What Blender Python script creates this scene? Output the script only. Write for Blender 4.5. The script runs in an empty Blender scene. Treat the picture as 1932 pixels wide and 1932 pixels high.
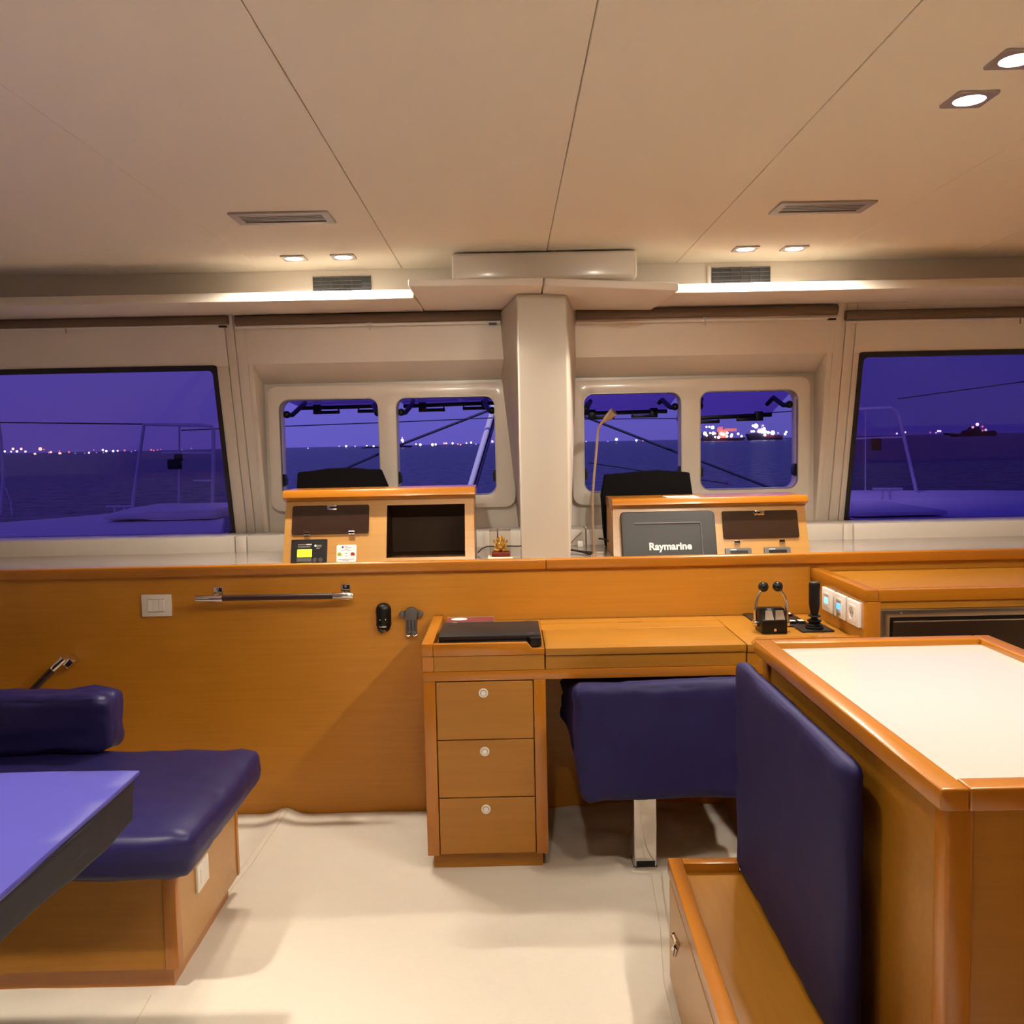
import bpy, bmesh, math, random
from mathutils import Vector, Matrix, noise
random.seed(7)
S = bpy.context.scene
COL = S.collection
PI = math.pi

# ------------------------------------------------------------------ camera
cam_d = bpy.data.cameras.new('camera'); cam = bpy.data.objects.new('camera', cam_d); COL.objects.link(cam)
cam_d.sensor_fit = 'HORIZONTAL'; cam_d.sensor_width = 36.0; cam_d.lens = 36.0*1700/1932
cam_d.clip_start = 0.05; cam_d.clip_end = 60000
_p = math.atan(130.1/1700); _y = 6.3/1700; _r = 0.0205
_r0 = Vector((math.cos(_y), -math.sin(_y), 0)); _f = Vector((math.sin(_y)*math.cos(_p), math.cos(_y)*math.cos(_p), -math.sin(_p)))
_u0 = _r0.cross(_f)
_R = math.cos(_r)*_r0 - math.sin(_r)*_u0; _U = math.sin(_r)*_r0 + math.cos(_r)*_u0
cam.matrix_world = Matrix(((_R.x, _U.x, -_f.x, 0), (_R.y, _U.y, -_f.y, 0), (_R.z, _U.z, -_f.z, 1.40), (0, 0, 0, 1)))
S.camera = cam

# ------------------------------------------------------------------ view, sky, lights
S.view_settings.view_transform = 'Standard'; S.view_settings.look = 'None'
S.view_settings.gamma = 1.0; S.view_settings.exposure = 0.26; S.view_settings.use_curve_mapping = False
W = bpy.data.worlds.new('dusk_sky'); S.world = W; W.use_nodes = True
wn = W.node_tree.nodes; wl = W.node_tree.links; wn.clear()
wo = wn.new('ShaderNodeOutputWorld'); bg = wn.new('ShaderNodeBackground'); tc = wn.new('ShaderNodeTexCoord')
sx = wn.new('ShaderNodeSeparateXYZ'); rp = wn.new('ShaderNodeValToRGB'); mx = wn.new('ShaderNodeMix'); mx.data_type = 'RGBA'
mr = wn.new('ShaderNodeMapRange')
wl.new(tc.outputs['Generated'], sx.inputs[0]); wl.new(sx.outputs['Z'], rp.inputs[0])
e = rp.color_ramp.elements
e[0].position = 0.0; e[0].color = (0.115, 0.092, 0.47, 1)
e[1].position = 0.10; e[1].color = (0.125, 0.112, 0.55, 1)
k = e.new(0.8); k.color = (0.11, 0.105, 0.52, 1)
mr.inputs['From Min'].default_value = -0.75; mr.inputs['From Max'].default_value = 0.6
mr.inputs['To Min'].default_value = 1.10; mr.inputs['To Max'].default_value = 0.62
wl.new(sx.outputs['X'], mr.inputs['Value']); wl.new(rp.outputs[0], bg.inputs[0]); wl.new(mr.outputs[0], bg.inputs[1])
wl.new(bg.outputs[0], wo.inputs[0])
WARM = (1.0, 0.90, 0.75)
DOWN_W = 34.0

def unseen_spot(x, y, watts, cone=100):
    d = bpy.data.lights.new('unseen_saloon_spot', 'SPOT'); d.energy = watts; d.color = WARM; d.spot_size = math.radians(cone); d.spot_blend = 0.6; d.shadow_soft_size = 0.03
    o = bpy.data.objects.new('unseen_saloon_spot', d); o.location = (x, y, 2.075); COL.objects.link(o); return o
# unseen spots: one above the left table, others added to brighten ceiling and walls
for x, y, w_, c_ in ((-1.25, 1.40, 110, 76), (-1.2, -0.3, 90, 84), (0.1, -0.3, 90, 84), (1.5, -0.3, 90, 84), (-0.05, 1.36, 20, 165), (0.42, 1.36, 20, 165)):
    unseen_spot(x, y, w_, c_)
# two more added spots, aimed forward to brighten the front wall and ceiling
for x in (-0.35, 0.75):
    a_ = unseen_spot(x, 1.30, 44, 46); a_.data.spot_blend = 1.0; a_.location.z = 2.05; a_.rotation_euler = (math.radians(90-18), 0, (0.12 if x > 0.1 else 0.0))

d_ = bpy.data.lights.new('unseen_deck_lamp', 'SPOT'); d_.energy = 1300; d_.color = (0.86, 0.78, 1.0); d_.spot_size = math.radians(62); d_.spot_blend = 0.8; d_.shadow_soft_size = 0.08  # unseen lamp, added to light the bow spar and right rail
o_ = bpy.data.objects.new('unseen_deck_lamp', d_); COL.objects.link(o_); o_.location = (0.1, 4.9, 7.0)
o_.rotation_euler = (Vector((0.9, 9.0, 0.6)) - Vector((0.1, 4.9, 7.0))).to_track_quat('-Z', 'Y').to_euler()

# ------------------------------------------------------------------ materials
def new_mat(name):
    m = bpy.data.materials.new(name); m.use_nodes = True
    return m, m.node_tree.nodes, m.node_tree.links, m.node_tree.nodes['Principled BSDF']

def pm(name, col, rough=0.5, metal=0.0, spec=0.5, coat=0.0, bump=0.0, bscale=60, var=0.0, emit=None, estr=0.0, sheen=0.0):
    m, n, l, b = new_mat(name)
    b.inputs['Base Color'].default_value = (*col, 1); b.inputs['Roughness'].default_value = rough
    b.inputs['Metallic'].default_value = metal; b.inputs['Specular IOR Level'].default_value = spec
    b.inputs['Coat Weight'].default_value = coat; b.inputs['Coat Roughness'].default_value = 0.12
    b.inputs['Sheen Weight'].default_value = sheen
    t = n.new('ShaderNodeTexCoord'); ns = n.new('ShaderNodeTexNoise'); ns.inputs['Scale'].default_value = bscale; ns.inputs['Detail'].default_value = 3
    l.new(t.outputs['Object'], ns.inputs['Vector'])
    if bump:
        bp = n.new('ShaderNodeBump'); bp.inputs['Strength'].default_value = bump; bp.inputs['Distance'].default_value = 0.004
        l.new(ns.outputs['Fac'], bp.inputs['Height']); l.new(bp.outputs[0], b.inputs['Normal'])
    if var:
        mxx = n.new('ShaderNodeMix'); mxx.data_type = 'RGBA'
        mxx.inputs[6].default_value = (*[c*(1-var) for c in col], 1); mxx.inputs[7].default_value = (*[min(1, c*(1+var)) for c in col], 1)
        l.new(ns.outputs['Fac'], mxx.inputs[0]); l.new(mxx.outputs[2], b.inputs['Base Color'])
    if emit:
        b.inputs['Emission Color'].default_value = (*emit, 1); b.inputs['Emission Strength'].default_value = estr
    return m

def wood(name, c0, c1, axis='x', rough=0.34, coat=0.25, sc=1.0):
    m, n, l, b = new_mat(name)
    t = n.new('ShaderNodeTexCoord'); mp = n.new('ShaderNodeMapping'); oi = n.new('ShaderNodeObjectInfo')
    ad = n.new('ShaderNodeVectorMath'); ad.operation = 'ADD'
    ml = n.new('ShaderNodeMath'); ml.operation = 'MULTIPLY'; ml.inputs[1].default_value = 13.0
    l.new(oi.outputs['Random'], ml.inputs[0]); l.new(t.outputs['Object'], ad.inputs[0]); l.new(ml.outputs[0], ad.inputs[1])
    s = {'x': (3, 75, 75), 'y': (75, 3, 75), 'z': (75, 75, 3)}[axis]
    mp.inputs['Scale'].default_value = tuple(v*sc for v in s)
    l.new(ad.outputs[0], mp.inputs[0])
    ns = n.new('ShaderNodeTexNoise'); ns.inputs['Scale'].default_value = 1.0; ns.inputs['Detail'].default_value = 5; ns.inputs['Roughness'].default_value = 0.6
    l.new(mp.outputs[0], ns.inputs['Vector'])
    n2 = n.new('ShaderNodeTexNoise'); n2.inputs['Scale'].default_value = 2.2; n2.inputs['Detail'].default_value = 2
    l.new(ad.outputs[0], n2.inputs['Vector'])
    rr = n.new('ShaderNodeValToRGB'); rr.color_ramp.elements[0].position = 0.28; rr.color_ramp.elements[1].position = 0.74
    rr.color_ramp.elements[0].color = (*c0, 1); rr.color_ramp.elements[1].color = (*c1, 1)
    a2 = n.new('ShaderNodeMath'); a2.operation = 'MULTIPLY_ADD'; a2.inputs[1].default_value = 0.45
    l.new(n2.outputs['Fac'], a2.inputs[0]); 
    a3 = n.new('ShaderNodeMath'); a3.operation = 'MULTIPLY'; a3.inputs[1].default_value = 0.55
    l.new(ns.outputs['Fac'], a3.inputs[0]); l.new(a3.outputs[0], a2.inputs[2])
    l.new(a2.outputs[0], rr.inputs[0]); l.new(rr.outputs[0], b.inputs['Base Color'])
    bp = n.new('ShaderNodeBump'); bp.inputs['Strength'].default_value = 0.06; bp.inputs['Distance'].default_value = 0.001
    l.new(ns.outputs['Fac'], bp.inputs['Height']); l.new(bp.outputs[0], b.inputs['Normal'])
    b.inputs['Roughness'].default_value = rough; b.inputs['Coat Weight'].default_value = coat; b.inputs['Coat Roughness'].default_value = 0.15
    return m

def glass(name, tint, ior=1.45, rough=0.0):
    m, n, l, b = new_mat(name); n.remove(b)
    o = n['Material Output']; tr = n.new('ShaderNodeBsdfTransparent'); tr.inputs[0].default_value = (*tint, 1)
    g = n.new('ShaderNodeBsdfGlossy'); g.inputs['Roughness'].default_value = rough
    fr = n.new('ShaderNodeFresnel'); ge = n.new('ShaderNodeNewGeometry'); m1 = n.new('ShaderNodeMath'); m1.operation = 'MULTIPLY_ADD'; m1.inputs[1].default_value = -2.0; m1.inputs[2].default_value = 1.0
    m2 = n.new('ShaderNodeMath'); m2.operation = 'POWER'; m2.inputs[0].default_value = ior
    l.new(ge.outputs['Backfacing'], m1.inputs[0]); l.new(m1.outputs[0], m2.inputs[1]); l.new(m2.outputs[0], fr.inputs['IOR']); mxs = n.new('ShaderNodeMixShader')
    l.new(fr.outputs[0], mxs.inputs[0]); l.new(tr.outputs[0], mxs.inputs[1]); l.new(g.outputs[0], mxs.inputs[2]); l.new(mxs.outputs[0], o.inputs[0])
    return m

def emis(name, col, st):
    m, n, l, b = new_mat(name); b.inputs['Base Color'].default_value = (*col, 1)
    b.inputs['Emission Color'].default_value = (*col, 1); b.inputs['Emission Strength'].default_value = st
    return m

OAK0, OAK1 = (0.32, 0.128, 0.008), (0.44, 0.188, 0.014)
RED0, RED1 = (0.37, 0.126, 0.006), (0.49, 0.176, 0.010)
OAKX = wood('oak_grain_x', OAK0, OAK1, 'x', coat=0.12, rough=0.42); OAKY = wood('oak_grain_y', OAK0, OAK1, 'y', coat=0.15, rough=0.38); OAKZ = wood('oak_grain_z', OAK0, OAK1, 'z')
REDX = wood('cherry_trim_x', RED0, RED1, 'x', coat=0.5, rough=0.28); REDY = wood('cherry_trim_y', RED0, RED1, 'y', coat=0.5, rough=0.28); REDZ = wood('cherry_trim_z', RED0, RED1, 'z', coat=0.4, rough=0.3)
PALEX = wood('pale_oak_x', (0.42, 0.205, 0.048), (0.52, 0.27, 0.070), 'x')
WALLW = wood('oak_wall_panel', (0.46, 0.180, 0.010), (0.62, 0.262, 0.018), 'x', coat=0.12, rough=0.42)
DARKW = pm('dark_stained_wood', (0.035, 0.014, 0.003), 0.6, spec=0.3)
CEIL = pm('ceiling_vinyl', (0.90, 0.83, 0.69), 0.75, bump=0.05, bscale=300)
CEILB = pm('ceiling_backing', (0.50, 0.42, 0.33), 0.8)
WHITE = pm('gelcoat_white', (0.84, 0.77, 0.68), 0.32, coat=0.2)
WHITEM = pm('moulded_white', (0.79, 0.72, 0.63), 0.5)
WPLAST = pm('white_plastic', (0.85, 0.80, 0.74), 0.35)
TOPW = pm('white_laminate', (0.56, 0.53, 0.49), 0.12, coat=0.3)
BLUE = pm('blue_cover', (0.014, 0.011, 0.075), 0.6, spec=0.25, bump=0.25, bscale=25, var=0.08)
BLUEV = pm('blue_vinyl', (0.018, 0.014, 0.085), 0.42, spec=0.3, bump=0.2, bscale=18, var=0.06)
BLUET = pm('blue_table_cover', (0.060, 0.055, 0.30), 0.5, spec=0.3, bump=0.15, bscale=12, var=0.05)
BLACK = pm('black_plastic', (0.005, 0.0046, 0.0046), 0.35, spec=0.35)
BLACKF = pm('black_fabric', (0.004, 0.0035, 0.004), 0.9, spec=0.1, bump=0.2)
GASK = pm('black_gasket', (0.010, 0.007, 0.012), 0.5)
CHROME = pm('chrome', (0.78, 0.76, 0.74), 0.08, metal=1.0)
STEEL = pm('brushed_steel', (0.62, 0.57, 0.52), 0.25, metal=1.0)
GREYM = pm('grey_metal', (0.42, 0.37, 0.33), 0.42, metal=0.6)
GREYP = pm('grey_plastic', (0.036, 0.034, 0.033), 0.5, spec=0.35)
GREYP2 = pm('grey_bracket', (0.11, 0.098, 0.094), 0.42)
LEATH = pm('dark_leather', (0.032, 0.012, 0.009), 0.35)
SMOKE = pm('smoked_acrylic', (0.030, 0.014, 0.008), 0.06, coat=0.3)
OVEN = pm('oven_glass', (0.030, 0.016, 0.010), 0.10, coat=0.3)
CLOTH = pm('cream_cloth', (0.68, 0.61, 0.51), 0.9, bump=0.12, bscale=90, var=0.03)
CLOTHH = pm('cream_cloth_hem', (0.62, 0.53, 0.41), 0.9)
MICM = pm('tan_metal', (0.38, 0.26, 0.17), 0.35, metal=0.5)
GOLD = pm('gold_paint', (0.62, 0.36, 0.07), 0.3, metal=0.5, var=0.3, bscale=120)
REDP = pm('dark_red_base', (0.22, 0.012, 0.010), 0.35)
PEARL = pm('pearl', (0.85, 0.74, 0.58), 0.25)
CABLE = pm('black_cable', (0.012, 0.010, 0.008), 0.5)
WIRE = pm('dark_rope', (0.012, 0.010, 0.05), 0.6)
SPAR = pm('white_spar', (0.75, 0.72, 0.78), 0.3)
DECK = pm('deck_gelcoat', (0.82, 0.76, 0.80), 0.55, bump=0.05)
RAIL = pm('rail_steel', (0.66, 0.60, 0.72), 0.3, metal=0.3)
PANEL = pm('panel_face_black', (0.014, 0.012, 0.013), 0.4, spec=0.35)
TXTG = pm('print_grey', (0.35, 0.30, 0.26), 0.5)
TXTW = pm('print_white', (0.80, 0.76, 0.70), 0.5)
PURP = pm('print_purple', (0.09, 0.05, 0.30), 0.5)
GREENB = pm('green_key', (0.50, 0.55, 0.10), 0.4)
REDB = pm('red_key', (0.55, 0.05, 0.045), 0.4)
MAGR = pm('magazine_red', (0.20, 0.030, 0.035), 0.35); MAGP = pm('magazine_purple', (0.10, 0.050, 0.075), 0.35)
LCD = emis('green_display', (0.40, 0.85, 0.02), 0.9); LCDB = emis('blue_display', (0.10, 0.42, 1.0), 1.3); LCDC = emis('cyan_display', (0.16, 0.62, 1.0), 1.4)
LEDG = emis('green_led', (0.7, 1.0, 0.3), 3.0)
LAMP = emis('lamp_lens', (1.0, 0.93, 0.86), 30)
LW = emis('light_white', (1.0, 0.95, 0.95), 4.0); LO = emis('light_amber', (1.0, 0.62, 0.33), 3.0); LR = emis('light_red', (1.0, 0.28, 0.22), 1.6); LD = emis('light_dim', (0.62, 0.5, 0.8), 0.9)
LMAT = {'w': LW, 'o': LO, 'r': LR, 'd': LD}
HULLD = pm('ship_hull_dark', (0.03, 0.015, 0.045), 0.6); HULLR = pm('ship_hull_red', (0.16, 0.020, 0.05), 0.6)
SHIPR = emis('lit_superstructure', (0.60, 0.16, 0.16), 0.7); SHIPW = pm('ship_white', (0.40, 0.33, 0.50), 0.5)  # red lamplight on deckhouse and crane, put in as emission
GLASS_L = glass('tinted_window_left', (0.70, 0.60, 0.72)); GLASS_R = glass('tinted_window_right', (0.50, 0.43, 0.70))
LIDG = glass('tinted_lid', (0.70, 0.54, 0.82), 1.12); ACRYL = glass('clear_acrylic', (0.93, 0.90, 0.86))

m, n, l, b = new_mat('sea_water')
b.inputs['Base Color'].default_value = (0.010, 0.010, 0.055, 1); b.inputs['Roughness'].default_value = 0.28; b.inputs['Specular IOR Level'].default_value = 0.16
t = n.new('ShaderNodeTexCoord'); mp = n.new('ShaderNodeMapping'); mp.inputs['Scale'].default_value = (0.35, 0.9, 1)
ns = n.new('ShaderNodeTexNoise'); ns.inputs['Scale'].default_value = 0.7; ns.inputs['Detail'].default_value = 6; ns.inputs['Roughness'].default_value = 0.62
bp = n.new('ShaderNodeBump'); bp.inputs['Strength'].default_value = 1.0; bp.inputs['Distance'].default_value = 0.9
l.new(t.outputs['Object'], mp.inputs[0]); l.new(mp.outputs[0], ns.inputs['Vector']); l.new(ns.outputs['Fac'], bp.inputs['Height']); l.new(bp.outputs[0], b.inputs['Normal'])
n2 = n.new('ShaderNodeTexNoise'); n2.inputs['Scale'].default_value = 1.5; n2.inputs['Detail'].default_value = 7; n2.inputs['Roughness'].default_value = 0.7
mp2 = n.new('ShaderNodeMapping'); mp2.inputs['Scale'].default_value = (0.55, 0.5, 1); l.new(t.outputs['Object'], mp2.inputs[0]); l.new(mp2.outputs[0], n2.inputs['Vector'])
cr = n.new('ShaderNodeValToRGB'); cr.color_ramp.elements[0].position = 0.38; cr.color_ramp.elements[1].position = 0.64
cr.color_ramp.elements[0].color = (0.001, 0.001, 0.008, 1); cr.color_ramp.elements[1].color = (0.032, 0.030, 0.16, 1)  # lighter and darker wave facets painted into the water colour
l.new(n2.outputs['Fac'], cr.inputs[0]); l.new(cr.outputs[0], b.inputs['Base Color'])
mr2 = n.new('ShaderNodeMapRange'); mr2.inputs['From Min'].default_value = 0.40; mr2.inputs['From Max'].default_value = 0.62; mr2.inputs['To Min'].default_value = 0.02; mr2.inputs['To Max'].default_value = 0.30
l.new(n2.outputs['Fac'], mr2.inputs['Value']); l.new(mr2.outputs[0], b.inputs['Specular IOR Level'])
SEA = m

# ------------------------------------------------------------------ helpers
WLOC = {}
def tag(o, label=None, cat=None, group=None, kind=None):
    if label: o['label'] = label
    if cat: o['category'] = cat
    if group: o['group'] = group
    if kind: o['kind'] = kind
    return o

def thing(name, loc, label=None, cat=None, group=None, kind=None):
    o = bpy.data.objects.new(name, None); COL.objects.link(o); o.location = loc; o.empty_display_size = 0.05
    WLOC[o] = Vector(loc); return tag(o, label, cat, group, kind)

class B:
    def __init__(s): s.bm = bmesh.new()
    def faces(s, vs, fs):
        v = [s.bm.verts.new(p) for p in vs]
        for f in fs:
            try: s.bm.faces.new([v[i] for i in f])
            except ValueError: pass
        return s
    def hexa(s, p):
        return s.faces(p, [(3, 2, 1, 0), (4, 5, 6, 7), (0, 1, 5, 4), (1, 2, 6, 5), (2, 3, 7, 6), (3, 0, 4, 7)])
    def box(s, x0, x1, y0, y1, z0, z1):
        return s.hexa([(x0, y0, z0), (x1, y0, z0), (x1, y1, z0), (x0, y1, z0), (x0, y0, z1), (x1, y0, z1), (x1, y1, z1), (x0, y1, z1)])
    def cyl(s, p, q, r, r2=None, n=16):
        return s.tube([p, q], [r, r if r2 is None else r2], n)
    def tube(s, pts, r, n=12, cap=True):
        pts = [Vector(p) for p in pts]; N = len(pts)
        rs = r if isinstance(r, (list, tuple)) else [r]*N
        prev = None; rings = []
        for i, p in enumerate(pts):
            d = (pts[min(i+1, N-1)] - pts[max(i-1, 0)]).normalized()
            if prev is None:
                a = d.orthogonal().normalized()
            else:
                a = (prev - d*prev.dot(d)).normalized()
            prev = a; c = d.cross(a)
            rings.append([s.bm.verts.new(p + rs[i]*(math.cos(2*PI*k/n)*a + math.sin(2*PI*k/n)*c)) for k in range(n)])
        for i in range(N-1):
            for k in range(n):
                s.bm.faces.new([rings[i][k], rings[i][(k+1) % n], rings[i+1][(k+1) % n], rings[i+1][k]])
        if cap:
            s.bm.faces.new(rings[0][::-1]); s.bm.faces.new(rings[-1])
        return s
    def lathe(s, c, prof, n=20, axis=(0, 0, 1)):
        pts = [Vector(c) + Vector(axis)*h for (rad, h) in prof]
        return s.tube_prof(pts, [rad for rad, h in prof], Vector(axis), n)
    def tube_prof(s, pts, rs, d, n):
        a = d.orthogonal().normalized(); c = d.cross(a); rings = []
        for p, rad in zip(pts, rs):
            rings.append([s.bm.verts.new(p + max(rad, 1e-5)*(math.cos(2*PI*k/n)*a + math.sin(2*PI*k/n)*c)) for k in range(n)])
        for i in range(len(rings)-1):
            for k in range(n):
                s.bm.faces.new([rings[i][k], rings[i][(k+1) % n], rings[i+1][(k+1) % n], rings[i+1][k]])
        s.bm.faces.new(rings[0][::-1]); s.bm.faces.new(rings[-1]); return s
    def sph(s, c, r, sc=(1, 1, 1), n=16):
        M = Matrix.Translation(c) @ Matrix.Diagonal((r*sc[0], r*sc[1], r*sc[2], 1))
        bmesh.ops.create_uvsphere(s.bm, u_segments=n, v_segments=max(6, n//2), radius=1, matrix=M); return s
    def prism(s, poly, axis, a, b_):
        # poly: 2D points in the two remaining axes in order (x:(y,z), y:(x,z), z:(x,y))
        def P(u, v, w):
            return {'x': (w, u, v), 'y': (u, w, v), 'z': (u, v, w)}[axis]
        N = len(poly)
        vs = [P(u, v, a) for u, v in poly] + [P(u, v, b_) for u, v in poly]
        fs = [tuple(range(N)), tuple(range(2*N-1, N-1, -1))] + [(i, i+N, (i+1) % N+N, (i+1) % N) for i in range(N)]
        return s.faces(vs, fs)
    def plate(s, loops, fmap, dvec):
        # outer loop and hole loops in (u,v); fmap -> 3D; extruded by dvec
        es = []
        for lp in loops:
            v = [s.bm.verts.new(fmap(u, w)) for u, w in lp]
            es += [s.bm.edges.new((v[i], v[(i+1) % len(v)])) for i in range(len(v))]
        g = bmesh.ops.triangle_fill(s.bm, use_beauty=True, use_dissolve=False, edges=es)
        fs = [f for f in g['geom'] if isinstance(f, bmesh.types.BMFace)]
        ex = bmesh.ops.extrude_face_region(s.bm, geom=fs)
        bmesh.ops.translate(s.bm, vec=Vector(dvec), verts=[v for v in ex['geom'] if isinstance(v, bmesh.types.BMVert)])
        return s
    def xf(s, M):
        s.bm.transform(M); return s
    def obj(s, name, mat, parent=None, bev=0.0, seg=2, smooth=True, angle=35, sub=0):
        bm = s.bm
        bmesh.ops.recalc_face_normals(bm, faces=bm.faces)
        if bev:
            ed = [e_ for e_ in bm.edges if len(e_.link_faces) == 2 and e_.calc_face_angle(0) > math.radians(30)]
            bmesh.ops.bevel(bm, geom=ed, offset=bev, segments=seg, affect='EDGES', profile=0.5, clamp_overlap=True)
        me = bpy.data.meshes.new(name); bm.to_mesh(me); bm.free()
        return mobj(name, me, mat, parent, smooth, angle, sub)

def mobj(name, me, mat, parent=None, smooth=True, angle=35, sub=0):
    xs = [v.co for v in me.vertices]
    lo = Vector([min(p[i] for p in xs) for i in range(3)]); hi = Vector([max(p[i] for p in xs) for i in range(3)])
    c = (lo+hi)/2; me.transform(Matrix.Translation(-c))
    if smooth:
        me.shade_smooth(); me.set_sharp_from_angle(angle=math.radians(angle))
    me.materials.append(mat)
    o = bpy.data.objects.new(name, me); COL.objects.link(o); WLOC[o] = c
    if parent is not None:
        o.parent = parent; o.location = c - WLOC[parent]
    else:
        o.location = c
    if sub:
        md = o.modifiers.new('sub', 'SUBSURF'); md.levels = sub; md.render_levels = sub
    return o

def rr(x0, x1, z0, z1, r, n=6):
    out = []
    for cx, cz, a0 in ((x1-r, z1-r, 0), (x0+r, z1-r, 90), (x0+r, z0+r, 180), (x1-r, z0+r, 270)):
        for i in range(n+1):
            a = math.radians(a0+90*i/n); out.append((cx+r*math.cos(a), cz+r*math.sin(a)))
    return out

def dup(root, off):
    r = root.copy(); COL.objects.link(r); r.location = root.location + Vector(off); WLOC[r] = WLOC[root] + Vector(off)
    for ch in list(root.children):
        c = ch.copy(); COL.objects.link(c); c.parent = r
        for g in list(ch.children):
            d = g.copy(); COL.objects.link(d); d.parent = c
    return r

def cushion(x0, x1, y0, y1, z0, z1, r, cuts=22, puff=0.0, wr=0.0, freq=6.0, seed=0, warp=None):
    bm = bmesh.new(); bmesh.ops.create_cube(bm, size=2.0)
    bmesh.ops.subdivide_edges(bm, edges=bm.edges[:], cuts=cuts, use_grid_fill=True)
    c = Vector(((x0+x1)/2, (y0+y1)/2, (z0+z1)/2)); h = Vector(((x1-x0)/2, (y1-y0)/2, (z1-z0)/2))
    for v in bm.verts:
        q = Vector(v.co); p = Vector((q.x*h.x, q.y*h.y, q.z*h.z))
        inn = Vector([max(-h[i]+r, min(h[i]-r, p[i])) for i in range(3)])
        d = p - inn; nrm = d.normalized() if d.length > 1e-9 else Vector((0, 0, 0))
        if d.length > 1e-9: p = inn + nrm*r
        if puff:
            axs = max(range(3), key=lambda i: abs(q[i])); o2 = [i for i in range(3) if i != axs]
            k_ = (1-q[o2[0]]**2)*(1-q[o2[1]]**2)
            p[axs] += math.copysign(puff*k_, q[axs])
        w = c + p
        if wr:
            nn = noise.fractal(w*freq + Vector((seed*7.3, seed*3.1, 0)), 0.7, 2.1, 3)
            edge = max(sorted([abs(a) for a in q])[1], 0)
            w = w + nrm*nn*wr*(0.4+1.2*edge**4)
        v.co = warp(w) if warp else w
    me = bpy.data.meshes.new('cushion'); bm.to_mesh(me); bm.free(); return me

def text_mesh(s, size, ext=0.0005, bold=0.0, sx=1.0):
    cu = bpy.data.curves.new('t', 'FONT'); cu.body = s; cu.size = size; cu.extrude = ext; cu.offset = bold; cu.align_x = 'CENTER'; cu.align_y = 'CENTER'; cu.resolution_u = 3
    o = bpy.data.objects.new('t', cu); COL.objects.link(o); dg = bpy.context.evaluated_depsgraph_get()
    me = bpy.data.meshes.new_from_object(o.evaluated_get(dg)); bpy.data.objects.remove(o); bpy.data.curves.remove(cu)
    me.transform(Matrix.Diagonal((sx, 1, 1, 1))); me.materials.clear(); return me

def ylean(z): return 4.05 - (z-1.0)*0.2252
def YL(u, v): return (u, ylean(v), v)

# ------------------------------------------------------------------ room shell
def struct(o, label, cat): return tag(o, label, cat, kind='structure')
floor = struct(B().box(-3, 3, -2.5, 3.40, -0.05, 0).obj('floor', OAKX, smooth=False), 'plain wooden saloon sole hidden under the cream sheet', 'floor')

ceil = thing('ceiling', (0.155, 0.5, 2.09)); struct(ceil, 'cream panelled headliner with thin lengthwise seams', 'ceiling')
B().box(-3, 3, -2.5, 4.12, 2.096, 2.15).obj('ceiling_backing', CEILB, ceil, smooth=False)
xs = [-3.0, -2.01, -1.47, -0.935, -0.397, 0.157, 0.677, 1.23, 1.78, 3.0]
for a, c in zip(xs[:-1], xs[1:]):
    g0 = 0.0005 if abs(a+0.935) < .01 or a in (1.23, 1.78, -1.47, -2.01) else 0.0012; g1 = 0.0005 if abs(c+0.935) < .01 or c in (1.23, 1.78, -1.47, -2.01) else 0.0012
    B().box(a+g0, c-g1, -2.5, 3.60, 2.09, 2.0955).obj('ceiling_panel', CEIL, ceil, bev=0.0012, seg=1)

wb = struct(B().box(-3, 3, -2.55, -2.5, 0, 2.1).obj('wall_back', SMOKE, smooth=False), 'unseen aft wall, kept dark to throw back little light', 'wall')  # unseen wall made dark to cut light bounced onto front faces
wL = struct(B().box(-3.05, -3.0, -2.5, 4.1, 0, 2.1).obj('wall_left', WHITEM, smooth=False), 'cream port side wall of the saloon', 'wall')
wR = struct(B().box(3.0, 3.05, -2.5, 4.1, 0, 2.1).obj('wall_right', WHITEM, smooth=False), 'cream starboard side wall of the saloon', 'wall')

wf = thing('wall_front', (0, 3.37, 0)); struct(wf, 'front wall: oak lower panel, white ledge and window surround', 'wall')
B().box(-3, 3, 3.358, 3.39, 0, 0.945).obj('wood_panel', WALLW, wf, smooth=False)
B().box(-3, 3, 3.35, 3.87, 0.93, 0.955).obj('ledge', pm('ledge_laminate', (0.36, 0.295, 0.245), 0.18, coat=0.3), wf)
def sillp(x0, x1): B().prism([(3.866, 0.93), (3.866, 1.0235), (4.03, 1.0240), (4.03, 1.004), (4.10, 1.004), (4.10, 0.93)], 'x', x0, x1).obj('window_sill', WHITE, wf, bev=0.005)
for a, c in ((-3, -1.184), (-1.180, -1.134), (-1.130, -0.052), (-0.048, 0.33), (0.334, 1.442), (1.446, 1.486), (1.490, 3)): sillp(a, c)
def lp(x0, x1, z0, z1, bev=0.003):
    B().hexa([(x0, ylean(z0), z0), (x1, ylean(z0), z0), (x1, 4.11, z0), (x0, 4.11, z0), (x0, ylean(z1), z1), (x1, ylean(z1), z1), (x1, 4.11, z1), (x0, 4.11, z1)]).obj('upper_panel', WHITE, wf, bev=bev)
for x0, x1, hx0, hx1 in ((-3, -1.181, -2.78, -1.232), (1.488, 3, 1.513, 2.8)):
    lp(x0, x1, 1.752, 2.09, 0.002); lp(x0, hx0, 1.0, 1.752, 0.002); lp(hx1, x1, 1.0, 1.752, 0.002)
lp(-1.178, -1.143, 1.0, 2.09); lp(-1.140, -1.098, 1.0, 2.09); lp(1.398, 1.441, 1.0, 2.09); lp(1.444, 1.485, 1.0, 2.09)
lp(-1.098, 0.06, 1.757, 2.09, 0.0); lp(0.22, 1.398, 1.757, 2.09, 0.0)
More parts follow.
